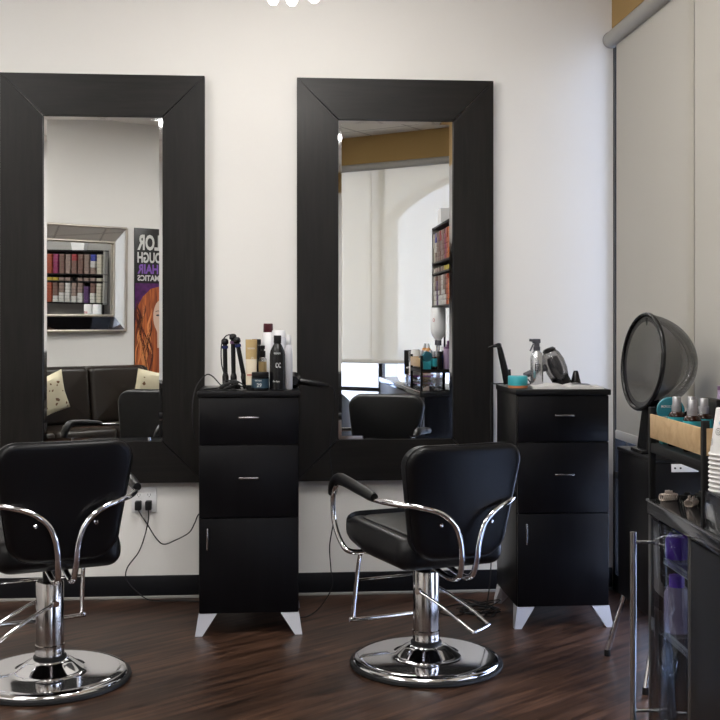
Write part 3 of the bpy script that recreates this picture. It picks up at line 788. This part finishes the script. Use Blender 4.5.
for k in range(n):
    a = 2*PI*k/n
    vs += [mt @ Vector((.149*math.cos(a), .149*math.sin(a), .004)), mt @ Vector((.174*math.cos(a), .174*math.sin(a), .0))]
g.add(vs, [[2*k, 2*k+1, (2*k+3) % (2*n), (2*k+2) % (2*n)] for k in range(n)]); g.build('rim_flange', 'greyplast', t)
g = G()
for ring, cnt in ((.35, 7), (.6, 12), (.85, 18)):
    for k in range(cnt):
        a = 2*PI*k/cnt+ring; r_ = .150*math.cos(ring*1.35*.9); zz = .004+.135*math.sin(ring*1.35*.9)-.002
        c = mt @ Vector((r_*math.cos(a)*.985, r_*math.sin(a)*.985, zz)); g.lathe([(0, -.001), (.0035, 0), (0, .001)], 8, Matrix.Translation(c) @ z.to_track_quat('Z', 'Y').to_matrix().to_4x4())
g.build('air_holes', 'ink', ln)
g = G(); g.cyl(mt @ Vector((0, .165, .02)), Vector((-.01, 0, .16)), .02); g.build('neck', 'plastic', t)

# ------------------------------------------------------------------ the counter
CO = (.996, -2.32, 0); CR = R(-2.5)
t = thing('salon_counter', 'long dark counter with polished top and glass door', 'counter', CO, CR)
CL = 2.05; CW = .50; CT = .82
G().box((0, -CL, CT-.042), (CW, 0, CT), .003).build('worktop', 'worktop', t)
G().box((-.003, -CL, CT-.007), (.0, .0, CT-.0005), .0005).build('edge_strip', 'steel', t)
g = G(); g.box((.004, -.022, 0), (.026, 0, CT-.042), .002); g.box((.004, -.335, 0), (.026, -.315, CT-.042), .002); g.build('post', 'postmetal', t)
d = G().box((.004, -.312, .04), (.010, -.024, CT-.05), .001).build('glass_door', 'doorglass', t, 'clear glass door')
g = G(); g.cyl((-.042, -.018, .15), (-.042, -.018, .733), .0085, n=20)
for z_ in (.255, .705): g.cyl((-.042, -.018, z_), (.012, -.018, z_), .005, n=14)
hd = g.build('handle', 'steel', d, 'tall brushed steel bar handle')
G().box((0.004, -CL+.005, .02), (.022, -.335, CT-.046), .002).build('front_panel', 'cab', t)
G().box((.02, -CL+.005, 0), (CW-.02, -.02, .04)).build('plinth', 'matte', t)
G().box((.0, -CL, 0), (CW, -CL+.018, CT-.042)).build('end_panel', 'cab', t)
G().box((.027, -.018, 0), (CW, -.001, CT-.042)).build('end_panel', 'cab', t)
G().box((CW-.02, -CL+.02, .02), (CW, -.6, CT-.042)).build('back_panel', 'cab', t)
for z_ in (.235, .47, .665):
    s_ = G().box((.02, -.60, z_), (CW-.03, -.03, z_+.006)).build('shelf', 'clear', t, 'glass shelf')
    g = G(); g.box((.035, -.30, z_-.014), (.047, -.03, z_), .001); g.box((.035, -.058, z_-.014), (CW-.03, -.046, z_), .001); g.build('bracket', 'white', s_)
# stock inside the cabinet, behind the glass
def cl(x, y, z=0.):
    return (CO[0]+x*math.cos(CR)-y*math.sin(CR), CO[1]+x*math.sin(CR)+y*math.cos(CR), z)
bottle('product_bottle', 'lilac and white bottle on the middle glass shelf', cl(.060, -.065, .477), [(.03, 0), (.033, .003), (.033, .10), (.024, .12)], M['lilac'], [(.02, .12), (.02, .15), (0, .152)], M['violet'])
bottle('product_tub', 'white tub with violet lid inside the glass cabinet', cl(.150, -.070, .477), [(.035, 0), (.037, .003), (.037, .06)], M['cream'], [(.038, .06), (.038, .078), (0, .08)], M['lilac'], cat='tub')
bottle('product_bottle', 'blue-violet bottle on the top glass shelf', cl(.060, -.068, .672), [(.028, 0), (.030, .003), (.030, .05), (.02, .065)], M['violet'], [(.013, .065), (.013, .08), (0, .082)], M['navy'])
bottle('product_bottle', 'short navy bottle beside the blue-violet one', cl(.120, -.070, .672), [(.025, 0), (.026, .003), (.026, .05), (.02, .06)], M['navy'], [(.013, .06), (.013, .078), (0, .08)], M['violet'])

# wood and metal caddy on the counter
t = thing('bottle_caddy', 'pine and black metal caddy full of bottles on the counter', 'caddy', cl(.0, 0, CT), CR)
Y0, Y1, X0, X1 = -.42, -.015, .010, .245
for x, y in ((X0, Y1), (X0, Y0), (X1, Y1), (X1, Y0)):
    G().box((x-.008, y-.008, 0), (x+.008, y+.008, .245), .001).build('post', 'matte', t)
g = G(); g.box((X0-.006, Y0, .125), (X1+.006, Y1, .150), .002); g.build('tray_base', 'matte', t)
G().box((X0-.009, Y0+.01, .165), (X0-.003, Y1-.01, .228), .001).build('side_panel', M['pine'], t, 'light pine long side')
G().box((X1+.003, Y0+.01, .165), (X1+.009, Y1-.01, .228), .001).build('side_panel', M['pine'], t, 'light pine long side')
G().box((X0, Y0-.009, .165), (X1, Y0-.003, .228), .001).build('end_panel', M['pine'], t, 'light pine end')
CT2 = CT+.150
def amber(label, x, y, s=1., teal=True):
    def ex(t, b):
        G().lathe([(.0232*s, .020), (.0232*s, .079*s)], 28).build('label_band', 'tealdark' if not teal else 'teal', b)
    return bottle('oil_bottle', label, cl(x, y, CT2), [(.021*s, 0), (.023*s, .003), (.023*s, .080*s), (.018*s, .090*s), (.011*s, .094*s)], M['amber'],
                  [(.0125*s, .090*s), (.0135*s, .091*s), (.0135*s, .110*s), (.0115*s, .111*s), (.0115*s, .130*s), (.010*s, .132*s), (0, .132*s)], M['capsilver'], extra=ex, group='amber oil bottles in the caddy')
amber('amber oil bottle with silver cap in front of the teal tin', .05, -.095, .97)
amber('amber oil bottle with silver cap in the middle of the caddy back row', .105, -.050, .95)
amber('amber oil bottle with silver cap at the near front corner of the row', .050, -.215, .97)
amber('amber oil bottle with silver cap nearest the paper cups', .100, -.155, .97)
t = thing('round_tin', 'deep teal round tin standing on edge in the caddy', 'tin', cl(.052, -.038, CT2+.088), CR)
mt = Matrix.Rotation(R(90), 4, 'X') @ Matrix.Rotation(R(0), 4, 'Y')
face = Matrix.Rotation(R(-14), 4, 'Z')
g = G(); g.lathe([(0, -.012), (.034, -.012), (.0355, -.010), (.0355, .010), (.034, .012), (0, .012)], 48, face @ Matrix.Rotation(R(90), 4, 'X')); b = g.build('body', 'tealdark', t)
g = G(); text_geo(g, 'MOROCCANOIL', .048, .0065, lambda x, y: face @ Vector((-.024+x, -.0126, .008+y)), .01); g.build('lid_lettering', 'letterwhite', b)
g = G(); text_geo(g, 'body butter', .026, .0045, lambda x, y: face @ Vector((-.020+x, -.0126, -.018+y)), .0); g.build('lid_lettering', 'letterwhite', b)
t = thing('product_box', 'small teal carton carrying the round tin', 'box', cl(.048, -.038, CT2), CR)
G().box((-.022, -.016, 0), (.030, .016, .0525), .001).build('carton', 'teal', t)
t = thing('product_box', 'black carton standing behind the amber bottles', 'box', cl(.150, -.085, CT2), CR)
G().box((-.010, -.05, 0), (.010, .05, .122), .001).build('carton', 'matte', t)
def pump(t, b, z0, m='matte'):
    g = G(); g.cyl((0, 0, z0), (0, 0, z0+.03), .004); g.box((-.008, -.03, z0+.026), (.008, .012, z0+.036), .003); g.build('pump', m, t)
bottle('pump_bottle', 'plum coloured pump bottle in the caddy', cl(.205, -.055, CT2), [(.030, 0), (.032, .004), (.032, .12), (.031, .145)], M['lilac'],
       [(.032, .143), (.032, .153), (.015, .155), (.015, .172), (.009, .174), (.009, .197), (0, .198)], M['plum'])
bottle('pump_bottle', 'navy bottle with black cap in the caddy', cl(.195, -.140, CT2), [(.022, 0), (.024, .004), (.024, .085), (.016, .098)], M['navy'],
       [(.014, .098), (.015, .10), (.015, .127), (0, .128)], M['matte'])
bottle('pump_bottle', 'navy bottle with white pump behind the paper cups', cl(.195, -.215, CT2), [(.024, 0), (.026, .004), (.026, .10), (.016, .112)], M['navy'],
       [(.015, .111), (.017, .112), (.017, .128), (.006, .13), (0, .131)], M['white'], extra=lambda t, b: pump(t, b, .125, 'white'))
# cups
t = thing('acrylic_tray', 'clear acrylic tray of clips under the paper cups', 'tray', cl(.002, -.535, CT), CR)
g = G(); g.box((0, -.20, 0), (.26, .10, .006), .001); g.box((0, -.20, .0), (.004, .10, .085), .001); g.box((.256, -.20, 0), (.26, .10, .085), .001); g.box((0, .096, 0), (.26, .10, .085), .001); g.box((0, -.20, 0), (.26, -.196, .085), .001)
g.box((0, -.20, .085), (.26, .10, .0895), .001); g.box((0, -.05, .0), (.26, -.046, .085), .001)
g.build('body', 'clear', t)
for k in range(9):
    x = .03+.2*random.random(); y = -.17+.24*random.random(); a = random.random()*PI
    o = thing('hair_clip', 'metal hair clip lying inside the clear tray', 'hair clip', cl(.002+x, -.535+y, CT+.007+.006*k), a, 'clips in the clear tray')
    g = G(); g.box((-.035, -.005, 0), (.035, .005, .004), .001); g.box((-.033, -.004, .006), (.02, .004, .009), .001); g.cyl((-.03, -.006, .005), (-.03, .006, .005), .004); g.build('jaws', ('alu', 'plastic')[k % 2], o)
cupz = CT+.090
lab = {0: 'white paper cup with floral print, upside down on top of its stack', 1: 'second paper cup from the top of the stack', 11: 'lowest paper cup, its rim on the clear tray'}
names = ['third', 'fourth', 'fifth', 'sixth', 'seventh', 'eighth', 'ninth', 'tenth']
NC = 9
for k in range(NC):
    z0 = cupz+.0102*(NC-1-k)
    l = 'printed white paper cup, topmost of the upside-down stack' if k == 0 else ('white paper cup lowest in the stack, on the clear tray' if k == NC-1 else 'rim of the %s white paper cup counted down the stack' % (['second']+names)[k-1])
    t = thing('paper_cup', l, 'cup', cl(.047, -.472, z0), 0, 'stack of paper cups')
    g = G(); g.lathe([(.0436, .0005), (.0450, .0), (.0465, .003), (.0445, .006), (.0425, .006), (.0295, .105), (.0290, .106), (0, .1062), (0, .1052), (.0290, .1050), (.0419, .006), (.0436, .0005)], 40); b = g.build('cup_wall', 'paper', t)
    if k == 0:
        g = G()
        def cone(x, y, a0=200):
            zz = .03+y; r_ = .0425-(zz-.006)*(.0425-.0295)/.099+.0004; a = R(a0)+x/.036; return (r_*math.cos(a), r_*math.sin(a), zz)
        for q_ in range(6):
            cx_, cz_ = q_*.022, (.0, .025, .008)[q_ % 3]
            for ring in (.004, .008):
                n = 14; vs = []
                for i in range(n):
                    a = 2*PI*i/n; vs += [cone(cx_+(ring)*math.cos(a), cz_+ring*math.sin(a), 170), cone(cx_+(ring-.0013)*math.cos(a), cz_+(ring-.0013)*math.sin(a), 170)]
                g.add(vs, [[2*i, 2*i+1, (2*i+3) % (2*n), (2*i+2) % (2*n)] for i in range(n)], False)
        g.build('printed_swirls', 'ink', b)
        g = G()
        for q_ in range(3):
            n = 10; cx_, cz_ = .03+q_*.04, .045
            vs = [cone(cx_+.007*math.cos(2*PI*i/n)*(1+.3*(i % 2)), cz_+.007*math.sin(2*PI*i/n)*(1+.3*(i % 2)), 170) for i in range(n)]
            g.add(vs, [list(range(n))], False)
        g.build('printed_flowers', 'blueink', b)
# claw clips near the counter corner
for k, (x, y, a, m_, lb) in enumerate(((.045, -.045, .3, 'claybeige', 'beige claw clip nearest the counter corner'), (.085, -.075, -.5, 'matte', 'black claw clip lying between the beige ones'),
                                       (.075, -.135, .9, 'claybeige', 'beige claw clip under the caddy middle'), (.13, -.06, 1.6, 'matte', 'black claw clip at the far back of the corner pile'))):
    if m_ not in M: M[m_] = mat('beige_plastic', (.48, .40, .35), .35, var=.1)
    t = thing('claw_clip', lb, 'hair clip', cl(x, y, CT), a, 'claw clips on the counter corner'); t.scale = (.62, .62, .52)
    for s_ in (-1, 1):
        g = G(); n = 8
        for i in range(n):
            u = -.035+.07*i/(n-1); g.tube([(u, s_*.004, .034), (u, s_*.018, .024), (u, s_*.014, .006), (u, s_*.003, .002)], .0028, 6, 3)
        g.tube([(-.037, s_*.010, .031), (0, s_*.013, .033), (.037, s_*.010, .031)], .0045, 8)
        g.box((-.012, min(s_*.006, s_*.012), .030), (.012, max(s_*.006, s_*.012), .052), .002)
        g.build('jaw', m_, t)
    G().cyl((-.012, 0, .034), (.012, 0, .034), .004).build('spring', 'steel', t)

# ------------------------------------------------------------------ the colour rack over the counter (seen in both mirrors)
RX = 1.35
t = thing('color_rack', 'black shelf rack filled with small hair color boxes', 'rack', (RX, -4.22, 0))
RL = 1.24; BX = 14
g = G(); g.box((.112, 0, 1.42), (.124, RL, 2.11)); g.build('back_panel', 'matte', t)
for z_ in (1.425, 1.70, 1.79, 2.09): G().box((0, 0, z_), (.112, RL, z_+.014), .001).build('shelf', 'matte', t)
for y_ in (0, RL-.014): G().box((0, y_, 1.42), (.112, y_+.014, 2.11)).build('side_panel', 'greymetal', t)
for y_ in (.05, RL-.05): G().box((.095, y_-.012, CT), (.110, y_+.012, 1.42)).build('upright', 'darkmetal', t)
palette = {'orange': (.62, .16, .03), 'rust': (.45, .09, .04), 'magenta': (.30, .03, .12), 'brown': (.22, .12, .10), 'taupe': (.33, .24, .21), 'red': (.40, .04, .05), 'blue': (.06, .08, .45), 'cream': (.66, .62, .52), 'white': (.75, .74, .72), 'yellow': (.60, .45, .05), 'purple': (.12, .05, .18)}
box0 = {}
for k_, c_ in palette.items():
    m_ = mat(k_+'_carton', tuple(c*.62 for c in c_), .5, var=.12, scale=60)
    me = G().box((0, 0, 0), (.085, .062, .0385), .001).build('color_box', m_)
    box0[k_] = me
used = set()
def cbox(kind, y, z, x=None):
    if kind in used: o = box0[kind].copy(); COL.objects.link(o)
    else: o = box0[kind]; used.add(kind)
    o.location = (RX+.006+random.uniform(0, .006) if x is None else x, y, z)
    o['label'] = 'small %s hair color box stacked on the color rack' % kind; o['category'] = 'box'; o['group'] = '%s hair color boxes on the rack' % kind
cols_hi = ['cream', 'blue', 'taupe', 'brown', 'red', 'taupe', 'brown', 'magenta', 'rust', 'orange', 'orange', 'purple', 'rust', 'brown', 'magenta']
cols_lo = ['cream', 'brown', 'purple', 'taupe', 'taupe', 'white', 'taupe', 'brown', 'rust', 'orange', 'orange', 'rust', 'magenta', 'red', 'orange']
whites = [0, 3, 0, 3, 2, 4, 3, 2, 0, 0, 0, 0, 0, 0, 0]
for c in range(BX):
    y = -4.20+.022+c*.0855
    for r_ in range(6):
        k_ = cols_hi[c]
        if k_ == 'blue' and r_ < 4: k_ = 'taupe' if r_ < 2 else 'white'
        if k_ == 'red' and r_ < 4: k_ = 'brown'
        if c == 12 and r_ == 5: continue
        cbox(k_, y, 1.805+r_*.0415)
    if c != 4: cbox('yellow' if c in (7, 8, 9) else ('cream' if c == 0 else 'taupe'), y, 1.7145)
    for r_ in range(6 - (1 if c in (2, 9) else 0)):
        k_ = 'white' if r_ < whites[c] else cols_lo[c]
        cbox(k_, y, 1.4395+r_*.0415)
t = thing('storage_bin', 'pale storage bin on top of the color rack', 'bin', (RX+.06, -3.85, 2.104))
g = G(); g.add([(-.045, -.08, 0), (.045, -.08, 0), (.045, .08, 0), (-.045, .08, 0), (-.055, -.10, .13), (.055, -.10, .13), (.055, .10, .13), (-.055, .10, .13)],
               [[0, 1, 2, 3], [4, 5, 6, 7], [0, 1, 5, 4], [1, 2, 6, 5], [2, 3, 7, 6], [3, 0, 4, 7]], False); g.build('body', 'white', t)
# upside down dispensers under the rack and things on the counter below
for k, (y, lb) in enumerate(((-4.12, 'upside-down white shampoo dispenser at the far end of the rack'), (-4.0, 'upside-down white shampoo dispenser with red print'))):
    t = thing('dispenser_bottle', lb, 'dispenser', (RX+.03, y, CT), 0, 'white dispensers under the rack')
    G().lathe([(0, .60), (.05, .60), (.055, .59), (.055, .40), (.045, .36), (.02, .335), (.016, .32)], 28).build('bottle', 'white', t)
    G().lathe([(.018, .325), (.02, .32), (.02, .28), (0, .28)], 20).build('pump_cap', 'greyplast', t)
    g = G(); g.cyl((0, 0, .0), (0, 0, .28), .008); g.lathe([(0, 0), (.05, 0), (.05, .01), (0, .012)], 24); g.build('stand', 'alu', t)
    if k: 
        g = G(); text_geo(g, 'CHI', .05, .03, wrap(.0554, .48, 140), .02); g.build('printed_mark', 'redink', t)
for k, (x, y, z_, m_) in enumerate(((1.27, -4.10, CT, 'orange2'), (1.28, -3.96, CT, 'orange2'), (1.29, -4.03, CT, 'white'))):
    if m_ not in M: M[m_] = mat('honey_plastic', (.62, .28, .07), .3, var=.1)
    bottle('color_bottle', ['honey coloured bottle farther from the tall dispensers', 'honey coloured bottle nearer the trays', 'slim white bottle between the honey ones'][k], (x, y, z_),
           [(.024, 0), (.025, .003), (.025, .24), (.015, .26)], M[m_], [(.012, .26), (.012, .29), (0, .30)], M['white'])
t = thing('counter_box', 'black and silver box standing at the far end of the counter', 'box', (1.20, -4.05, CT), R(5))
G().box((-.11, -.05, 0), (.0, .05, .24), .003).build('body', 'matte', t)
G().box((-.075, .0505, .0), (-.035, .053, .235)).build('silver_panel', 'alu', t)
for k in range(4):
    mm = ['clear', 'violet2', 'clear', 'alu'][k]
    if mm == 'violet2': M[mm] = mat('magenta_plastic', (.40, .06, .35), .3, var=.1)
    o = G().box((-.10, -.08, 0), (.10, .08, .022), .004).build('tint_tray', mm)
    tag(o, ['clear tint tray lowest in its pile', 'magenta tint tray in the pile', 'clear tint tray above the magenta one', 'silver tint tray on top of the pile'][k], 'tray', (1.20, -3.80, CT+.03*k+.0005), R(10*k), 'tint trays')

# ------------------------------------------------------------------ what the left mirror shows: framed mirror, poster, sofa
def wl(x, y, z=0.): return (CX+x*math.cos(RW)-y*math.sin(RW), CY+x*math.sin(RW)+y*math.cos(RW), z)
MW, MH = 1.12, 1.02; MX1 = -2.044; F2 = .155
t = thing('bevelled_mirror', 'silver mirror with mirrored border over the sofa', 'mirror', wl(MX1-MW/2, .05, 1.205), 0)
t.rotation_euler = (R(-1.0), 0, RW-R(2))
w_ = MW/2
G().box((-w_+.01, -.02, .01), (w_-.01, 0, MH-.01)).build('backing', 'matte', t)
G().add([(-w_+F2, .006, F2), (w_-F2, .006, F2), (w_-F2, .006, MH-F2), (-w_+F2, .006, MH-F2)], [[0, 1, 2, 3]], False).build('center_glass', 'mirror', t)
o_ = [(-w_+.01, .004, .01), (w_-.01, .004, .01), (w_-.01, .004, MH-.01), (-w_+.01, .004, MH-.01)]
i_ = [(-w_+F2, .030, F2), (w_-F2, .030, F2), (w_-F2, .030, MH-F2), (-w_+F2, .030, MH-F2)]
for k in range(4):
    G().add([o_[k], o_[(k+1) % 4], i_[(k+1) % 4], i_[k]], [[0, 1, 2, 3]], False).build('border_glass', 'bevel', t)
def rim(x, z0, z1, y, r_):
    g = G()
    for a, b in (((-x, y, z0), (x, y, z0)), ((x, y, z0), (x, y, z1)), ((x, y, z1), (-x, y, z1)), ((-x, y, z1), (-x, y, z0))): g.cyl(a, b, r_, n=10)
    return g
rim(w_-.008, .008, MH-.008, .006, .014).build('outer_bead', 'champagne', t)
rim(w_-F2, F2, MH-F2, .026, .013).build('inner_bead', 'champagne', t)

PW = .60; PX = -1.946            # poster: its reading direction runs towards -x
t = thing('hair_poster', 'black poster of a red-haired woman with large lettering', 'poster', wl(PX, .003, .724), RW); t.scale = (.9, .9, .9)
PH = 1.68
G().box((0, 0, 0), (PW, .012, PH), .002).build('board', 'night', t)
yl = .0135
def pfn(x0, z0): return lambda x, y: (PW-.035-x0-x+(-PW+.07) + 0, yl, z0+y)
def row(s, z0, h, m_, wid=.50):
    g = G(); text_geo(g, s, wid, h, lambda x, y: (.035+wid-x, yl, z0+y), .035); g.build('lettering', m_, t)
row('COLOR', 2.095-.66, .175, 'letterwhite'); row('THROUGH', 1.955-.66, .12, 'letterwhite')
row('RED HAIR', 1.835-.66, .105, 'letterpurple'); row('CHROMATICS', 1.755-.66, .065, 'letterwhite')
def flat(name, pts, y, m_, par=None):
    g = G(); n = len(pts); c = (sum(p[0] for p in pts)/n, sum(p[1] for p in pts)/n)
    g.add([(c[0], y, c[1])]+[(x, y, z_) for x, z_ in pts], [[0, i+1, (i+1) % n+1] for i in range(n)], False); return g.build(name, m_, par or t)
flat('purple_backdrop', [(.005, .55), (.005, 1.07), (.595, 1.07), (.595, .55)], .0128, 'purpleprint')
hair = [(.004, .02), (.004, .60), (.03, .80), (.10, .92), (.20, 1.01), (.32, 1.04), (.44, .99), (.53, .85), (.585, .62), (.595, .02)]
hp = flat('printed_hair', hair, .0136, 'posterhair')
face = [(.335+.105*math.cos(a), .70+.19*math.sin(a)-(.03 if math.sin(a) < -.8 else 0)) for a in [2*PI*k/28 for k in range(28)]]
fc = flat('printed_face', face, .0142, 'skin')
flat('printed_neck', [(.28, .35), (.28, .56), (.39, .56), (.40, .35)], .0139, 'skin')
g = G()
for cx_ in (.29, .385):
    n = 12; g.add([(cx_+.026*math.cos(2*PI*i/n), .0147, .715+.010*math.sin(2*PI*i/n)) for i in range(n)], [list(range(n))], False)
    g.add([(cx_-.032, .0147, .75), (cx_, .0147, .762), (cx_+.032, .0147, .75), (cx_+.032, .0147, .757), (cx_, .0147, .77), (cx_-.032, .0147, .757)], [list(range(6))], False)
g.build('printed_eyes', 'ink', fc)
g = G(); n = 12; g.add([(.335+.03*math.cos(2*PI*i/n), .0147, .595+.012*math.sin(2*PI*i/n)) for i in range(n)], [list(range(n))], False); g.build('printed_lips', 'maroon', fc)
M['darkstrand'] = mat('dark_auburn_print', (.09, .02, .012), .4, var=.3)
M['litstrand'] = mat('copper_light_print', (.75, .28, .10), .4, var=.2)
for mm, cnt in (('darkstrand', 26), ('litstrand', 22)):
    g = G()
    for k in range(cnt):
        side = random.choice((0, 1)); x0 = .20-.17*random.random() if side == 0 else .45+.12*random.random(); ph = random.random()*6
        z0_ = random.uniform(.35, .95); ln_ = random.uniform(.25, .5); wd = random.uniform(.005, .014); vs = []
        for i in range(14):
            q_ = i/13; x = x0+.025*math.sin(ph+q_*6); x = min(.585, max(.012, x)); z_ = max(.03, z0_-ln_*q_); ww = wd*math.sin(PI*q_)+.0005; vs += [(x-ww, .0144, z_), (x+ww, .0144, z_)]
        g.add(vs, [[2*i, 2*i+1, 2*i+3, 2*i+2] for i in range(13)], False)
    g.build('hair_strands', mm, hp)

# sofa
SW = 2.15; SX0 = -1.80
t = thing('leather_sofa', 'dark brown leather sofa against the far wall', 'sofa', wl(SX0-SW/2, .06), RW)
h = SW/2
g = G(); g.box((-h+.05, .04, .08), (h-.05, .86, .215), .03, seg=3); g.build('base', 'brownleather', t)
for k in (-1, 0, 1):
    cw = (SW-.40)/3
    g = G(); g.cushion(rrect(cw/2-.004, cw/2-.004, .26, .90, .05, .06), .21, .36, .05, lambda u, v, w, k=k: (u+k*cw, v, w), .015); g.build('seat_cushion', 'brownleather', t)
    g = G(); g.cushion(rrect(cw/2+(.0 if k == 0 else .0)-.003, cw/2-.003, .36, .885, .05, .06), .10, .30, .05, lambda u, v, w, k=k: (u+k*cw, w-(v-.36)*.14+.06, v), .02); g.build('back_cushion', 'brownleather', t)
g = G(); g.cushion(rrect(h-.06, h-.06, .10, .88, .04, .09), .0, .12, .04, lambda u, v, w: (u, w, v)); g.build('backrest', 'brownleather', t)
for s_ in (-1, 1):
    g = G(); g.cushion(rrect(.09, .11, .08, .60, .03, .09), .02, .92, .05, lambda u, v, w, s_=s_: (s_*(h-.11)+u, w, v)); g.build('armrest', 'brownleather', t)
    for y_ in (.08, .82): G().cyl((s_*(h-.15), y_, 0), (s_*(h-.15), y_, .09), .02, .025).build('leg', 'matte', t)
def pillow(label, x, y, z_, rz, tilt, s_=.42):
    t = thing('throw_pillow', label, 'pillow', wl(x, y, z_), 0, 'cream throw pillows'); t.rotation_euler = (tilt, rz, RW)
    n = 12; vs = []; fs = []
    for side in (-1, 1):
        for i in range(n+1):
            for j in range(n+1):
                u = -1+2*i/n; v = -1+2*j/n
                th = (max(0, (1-u**4))*max(0, (1-v**4)))**.5*.065
                pinch = 1-.10*(1-abs(u*v))*(max(abs(u), abs(v))**6)
                vs.append((u*s_/2*pinch, side*th, v*s_/2*pinch))
    N = (n+1)**2
    for i in range(n):
        for j in range(n):
            a = i*(n+1)+j; fs.append([a, a+1, a+n+2, a+n+1]); fs.append([N+a, N+a+n+1, N+a+n+2, N+a+1])
    g = G(); g.add(vs, fs); c = g.build('cover', 'cowhide', t)
    g = G()
    for k in range(22):
        u = random.uniform(-.8, .8); v = random.uniform(-.8, .8); th = (max(0, (1-u**4))*max(0, (1-v**4)))**.5*.065
        r1 = random.uniform(.006, .02); m = 9; ph = random.random()*6
        for side in (-1, 1):
            P = []
            for i in range(m):
                a = 2*PI*i/m; uu = u+r1*2/s_*math.cos(a)*(1+.35*math.sin(3*a+ph)); vv = v+r1*2/s_*math.sin(a)*(1+.35*math.cos(2*a+ph))
                tt = (max(0, (1-uu**4))*max(0, (1-vv**4)))**.5*.065; P.append((uu*s_/2, side*(tt+.002), vv*s_/2))
            g.add(P, [list(range(m))], False)
    g.build('brown_spots', 'brownspot', c)
pillow('cream pillow with brown flecks below the poster', -2.10, .66, .65, R(8), R(-12), .40)
pillow('cream pillow with brown flecks below the mirrored border', -3.12, .62, .645, R(-20), R(-14), .38)

# tub chair in front of the street window
t = thing('tub_chair', 'low black leather tub chair by the street window', 'chair', (.42, -5.55, 0), R(200))
g = G(); g.cushion(rrect(.24, .24, -.24, .26, .08, .08), .22, .40, .05, lambda u, v, w: (u, v, w), .02); g.build('seat', 'leather', t)
vs = []; fs = []; n = 22
for k in range(n+1):
    a = R(180+180*k/n)+0; hh = .62 if 4 < k < n-4 else .62-.10*(1-min(k, n-k)/4)
    for r_, z_ in ((.27, .12), (.27, hh-.03), (.29, hh), (.325, hh), (.345, hh-.03), (.345, .12)): vs.append((r_*math.cos(a), r_*math.sin(a)+.02, z_))
for k in range(n):
    for j in range(6): fs.append([k*6+j, k*6+(j+1) % 6, (k+1)*6+(j+1) % 6, (k+1)*6+j])
fs.append([0, 1, 2, 3, 4, 5]); fs.append([n*6+i for i in range(6)])
g = G(); g.add(vs, fs); g.build('backrest', 'leather', t)
for a, b in ((-.2, -.2), (.2, -.2), (-.2, .2), (.2, .2)): G().cyl((a, b, 0), (a*.9, b*.9, .24), .012, .016).build('leg', 'chrome', t)

# ------------------------------------------------------------------ light
w = bpy.data.worlds.new('sky'); sc.world = w; w.use_nodes = True
nt = w.node_tree; bg = nt.nodes['Background']
tc = nt.nodes.new('ShaderNodeTexCoord'); sp = nt.nodes.new('ShaderNodeSeparateXYZ'); cr = nt.nodes.new('ShaderNodeValToRGB')
nt.links.new(tc.outputs['Generated'], sp.inputs[0]); nt.links.new(sp.outputs[2], cr.inputs[0]); nt.links.new(cr.outputs[0], bg.inputs[0])
cr.color_ramp.elements[0].position = 0; cr.color_ramp.elements[0].color = (.80, .86, 1, 1)
cr.color_ramp.elements[1].position = .7; cr.color_ramp.elements[1].color = (.42, .58, 1, 1)
bg.inputs['Strength'].default_value = 6.2
light('sun_light', 'SUN', (0, 0, 10), 3.0, (1, .95, .87), 1.0, (R(-38), R(-30), 0))
def portal(loc, rot, sx, sy):
    l = bpy.data.lights.new('daylight_portal', 'AREA'); l.shape = 'RECTANGLE'; l.size = sx; l.size_y = sy; l.cycles.is_portal = True
    o = bpy.data.objects.new('daylight_portal', l); COL.objects.link(o); o.location = loc; o.rotation_euler = rot
portal((1.735, -1.45, 1.36), (R(90), 0, R(90)), 2.9, 2.72)
c = stl(SX/2, -.12); portal((c[0], c[1], 1.5), (R(90), 0, RS+PI), SX, 3.0)

# ------------------------------------------------------------------ camera
cam = bpy.data.cameras.new('camera'); co = bpy.data.objects.new('camera', cam); COL.objects.link(co)
cam.sensor_fit = 'HORIZONTAL'; cam.sensor_width = 36; cam.lens = 1090/720*36
cam.shift_y = -37/720; cam.clip_start = .02; cam.clip_end = 200
co.location = (0, -5.18, 1.29); co.rotation_euler = (R(90), 0, -math.atan(85/1090))
sc.camera = co
sc.view_settings.view_transform = 'Standard'; sc.view_settings.look = 'None'; sc.view_settings.gamma = 1
sc.view_settings.use_curve_mapping = False
sc.view_settings.exposure = 0.47
sc.cycles.max_bounces = 10; sc.cycles.diffuse_bounces = 4; sc.cycles.glossy_bounces = 6; sc.cycles.transparent_max_bounces = 16; sc.cycles.transmission_bounces = 6
sc.cycles.sample_clamp_indirect = 6; sc.cycles.caustics_reflective = False; sc.cycles.caustics_refractive = False
sc.cycles.use_denoising = True
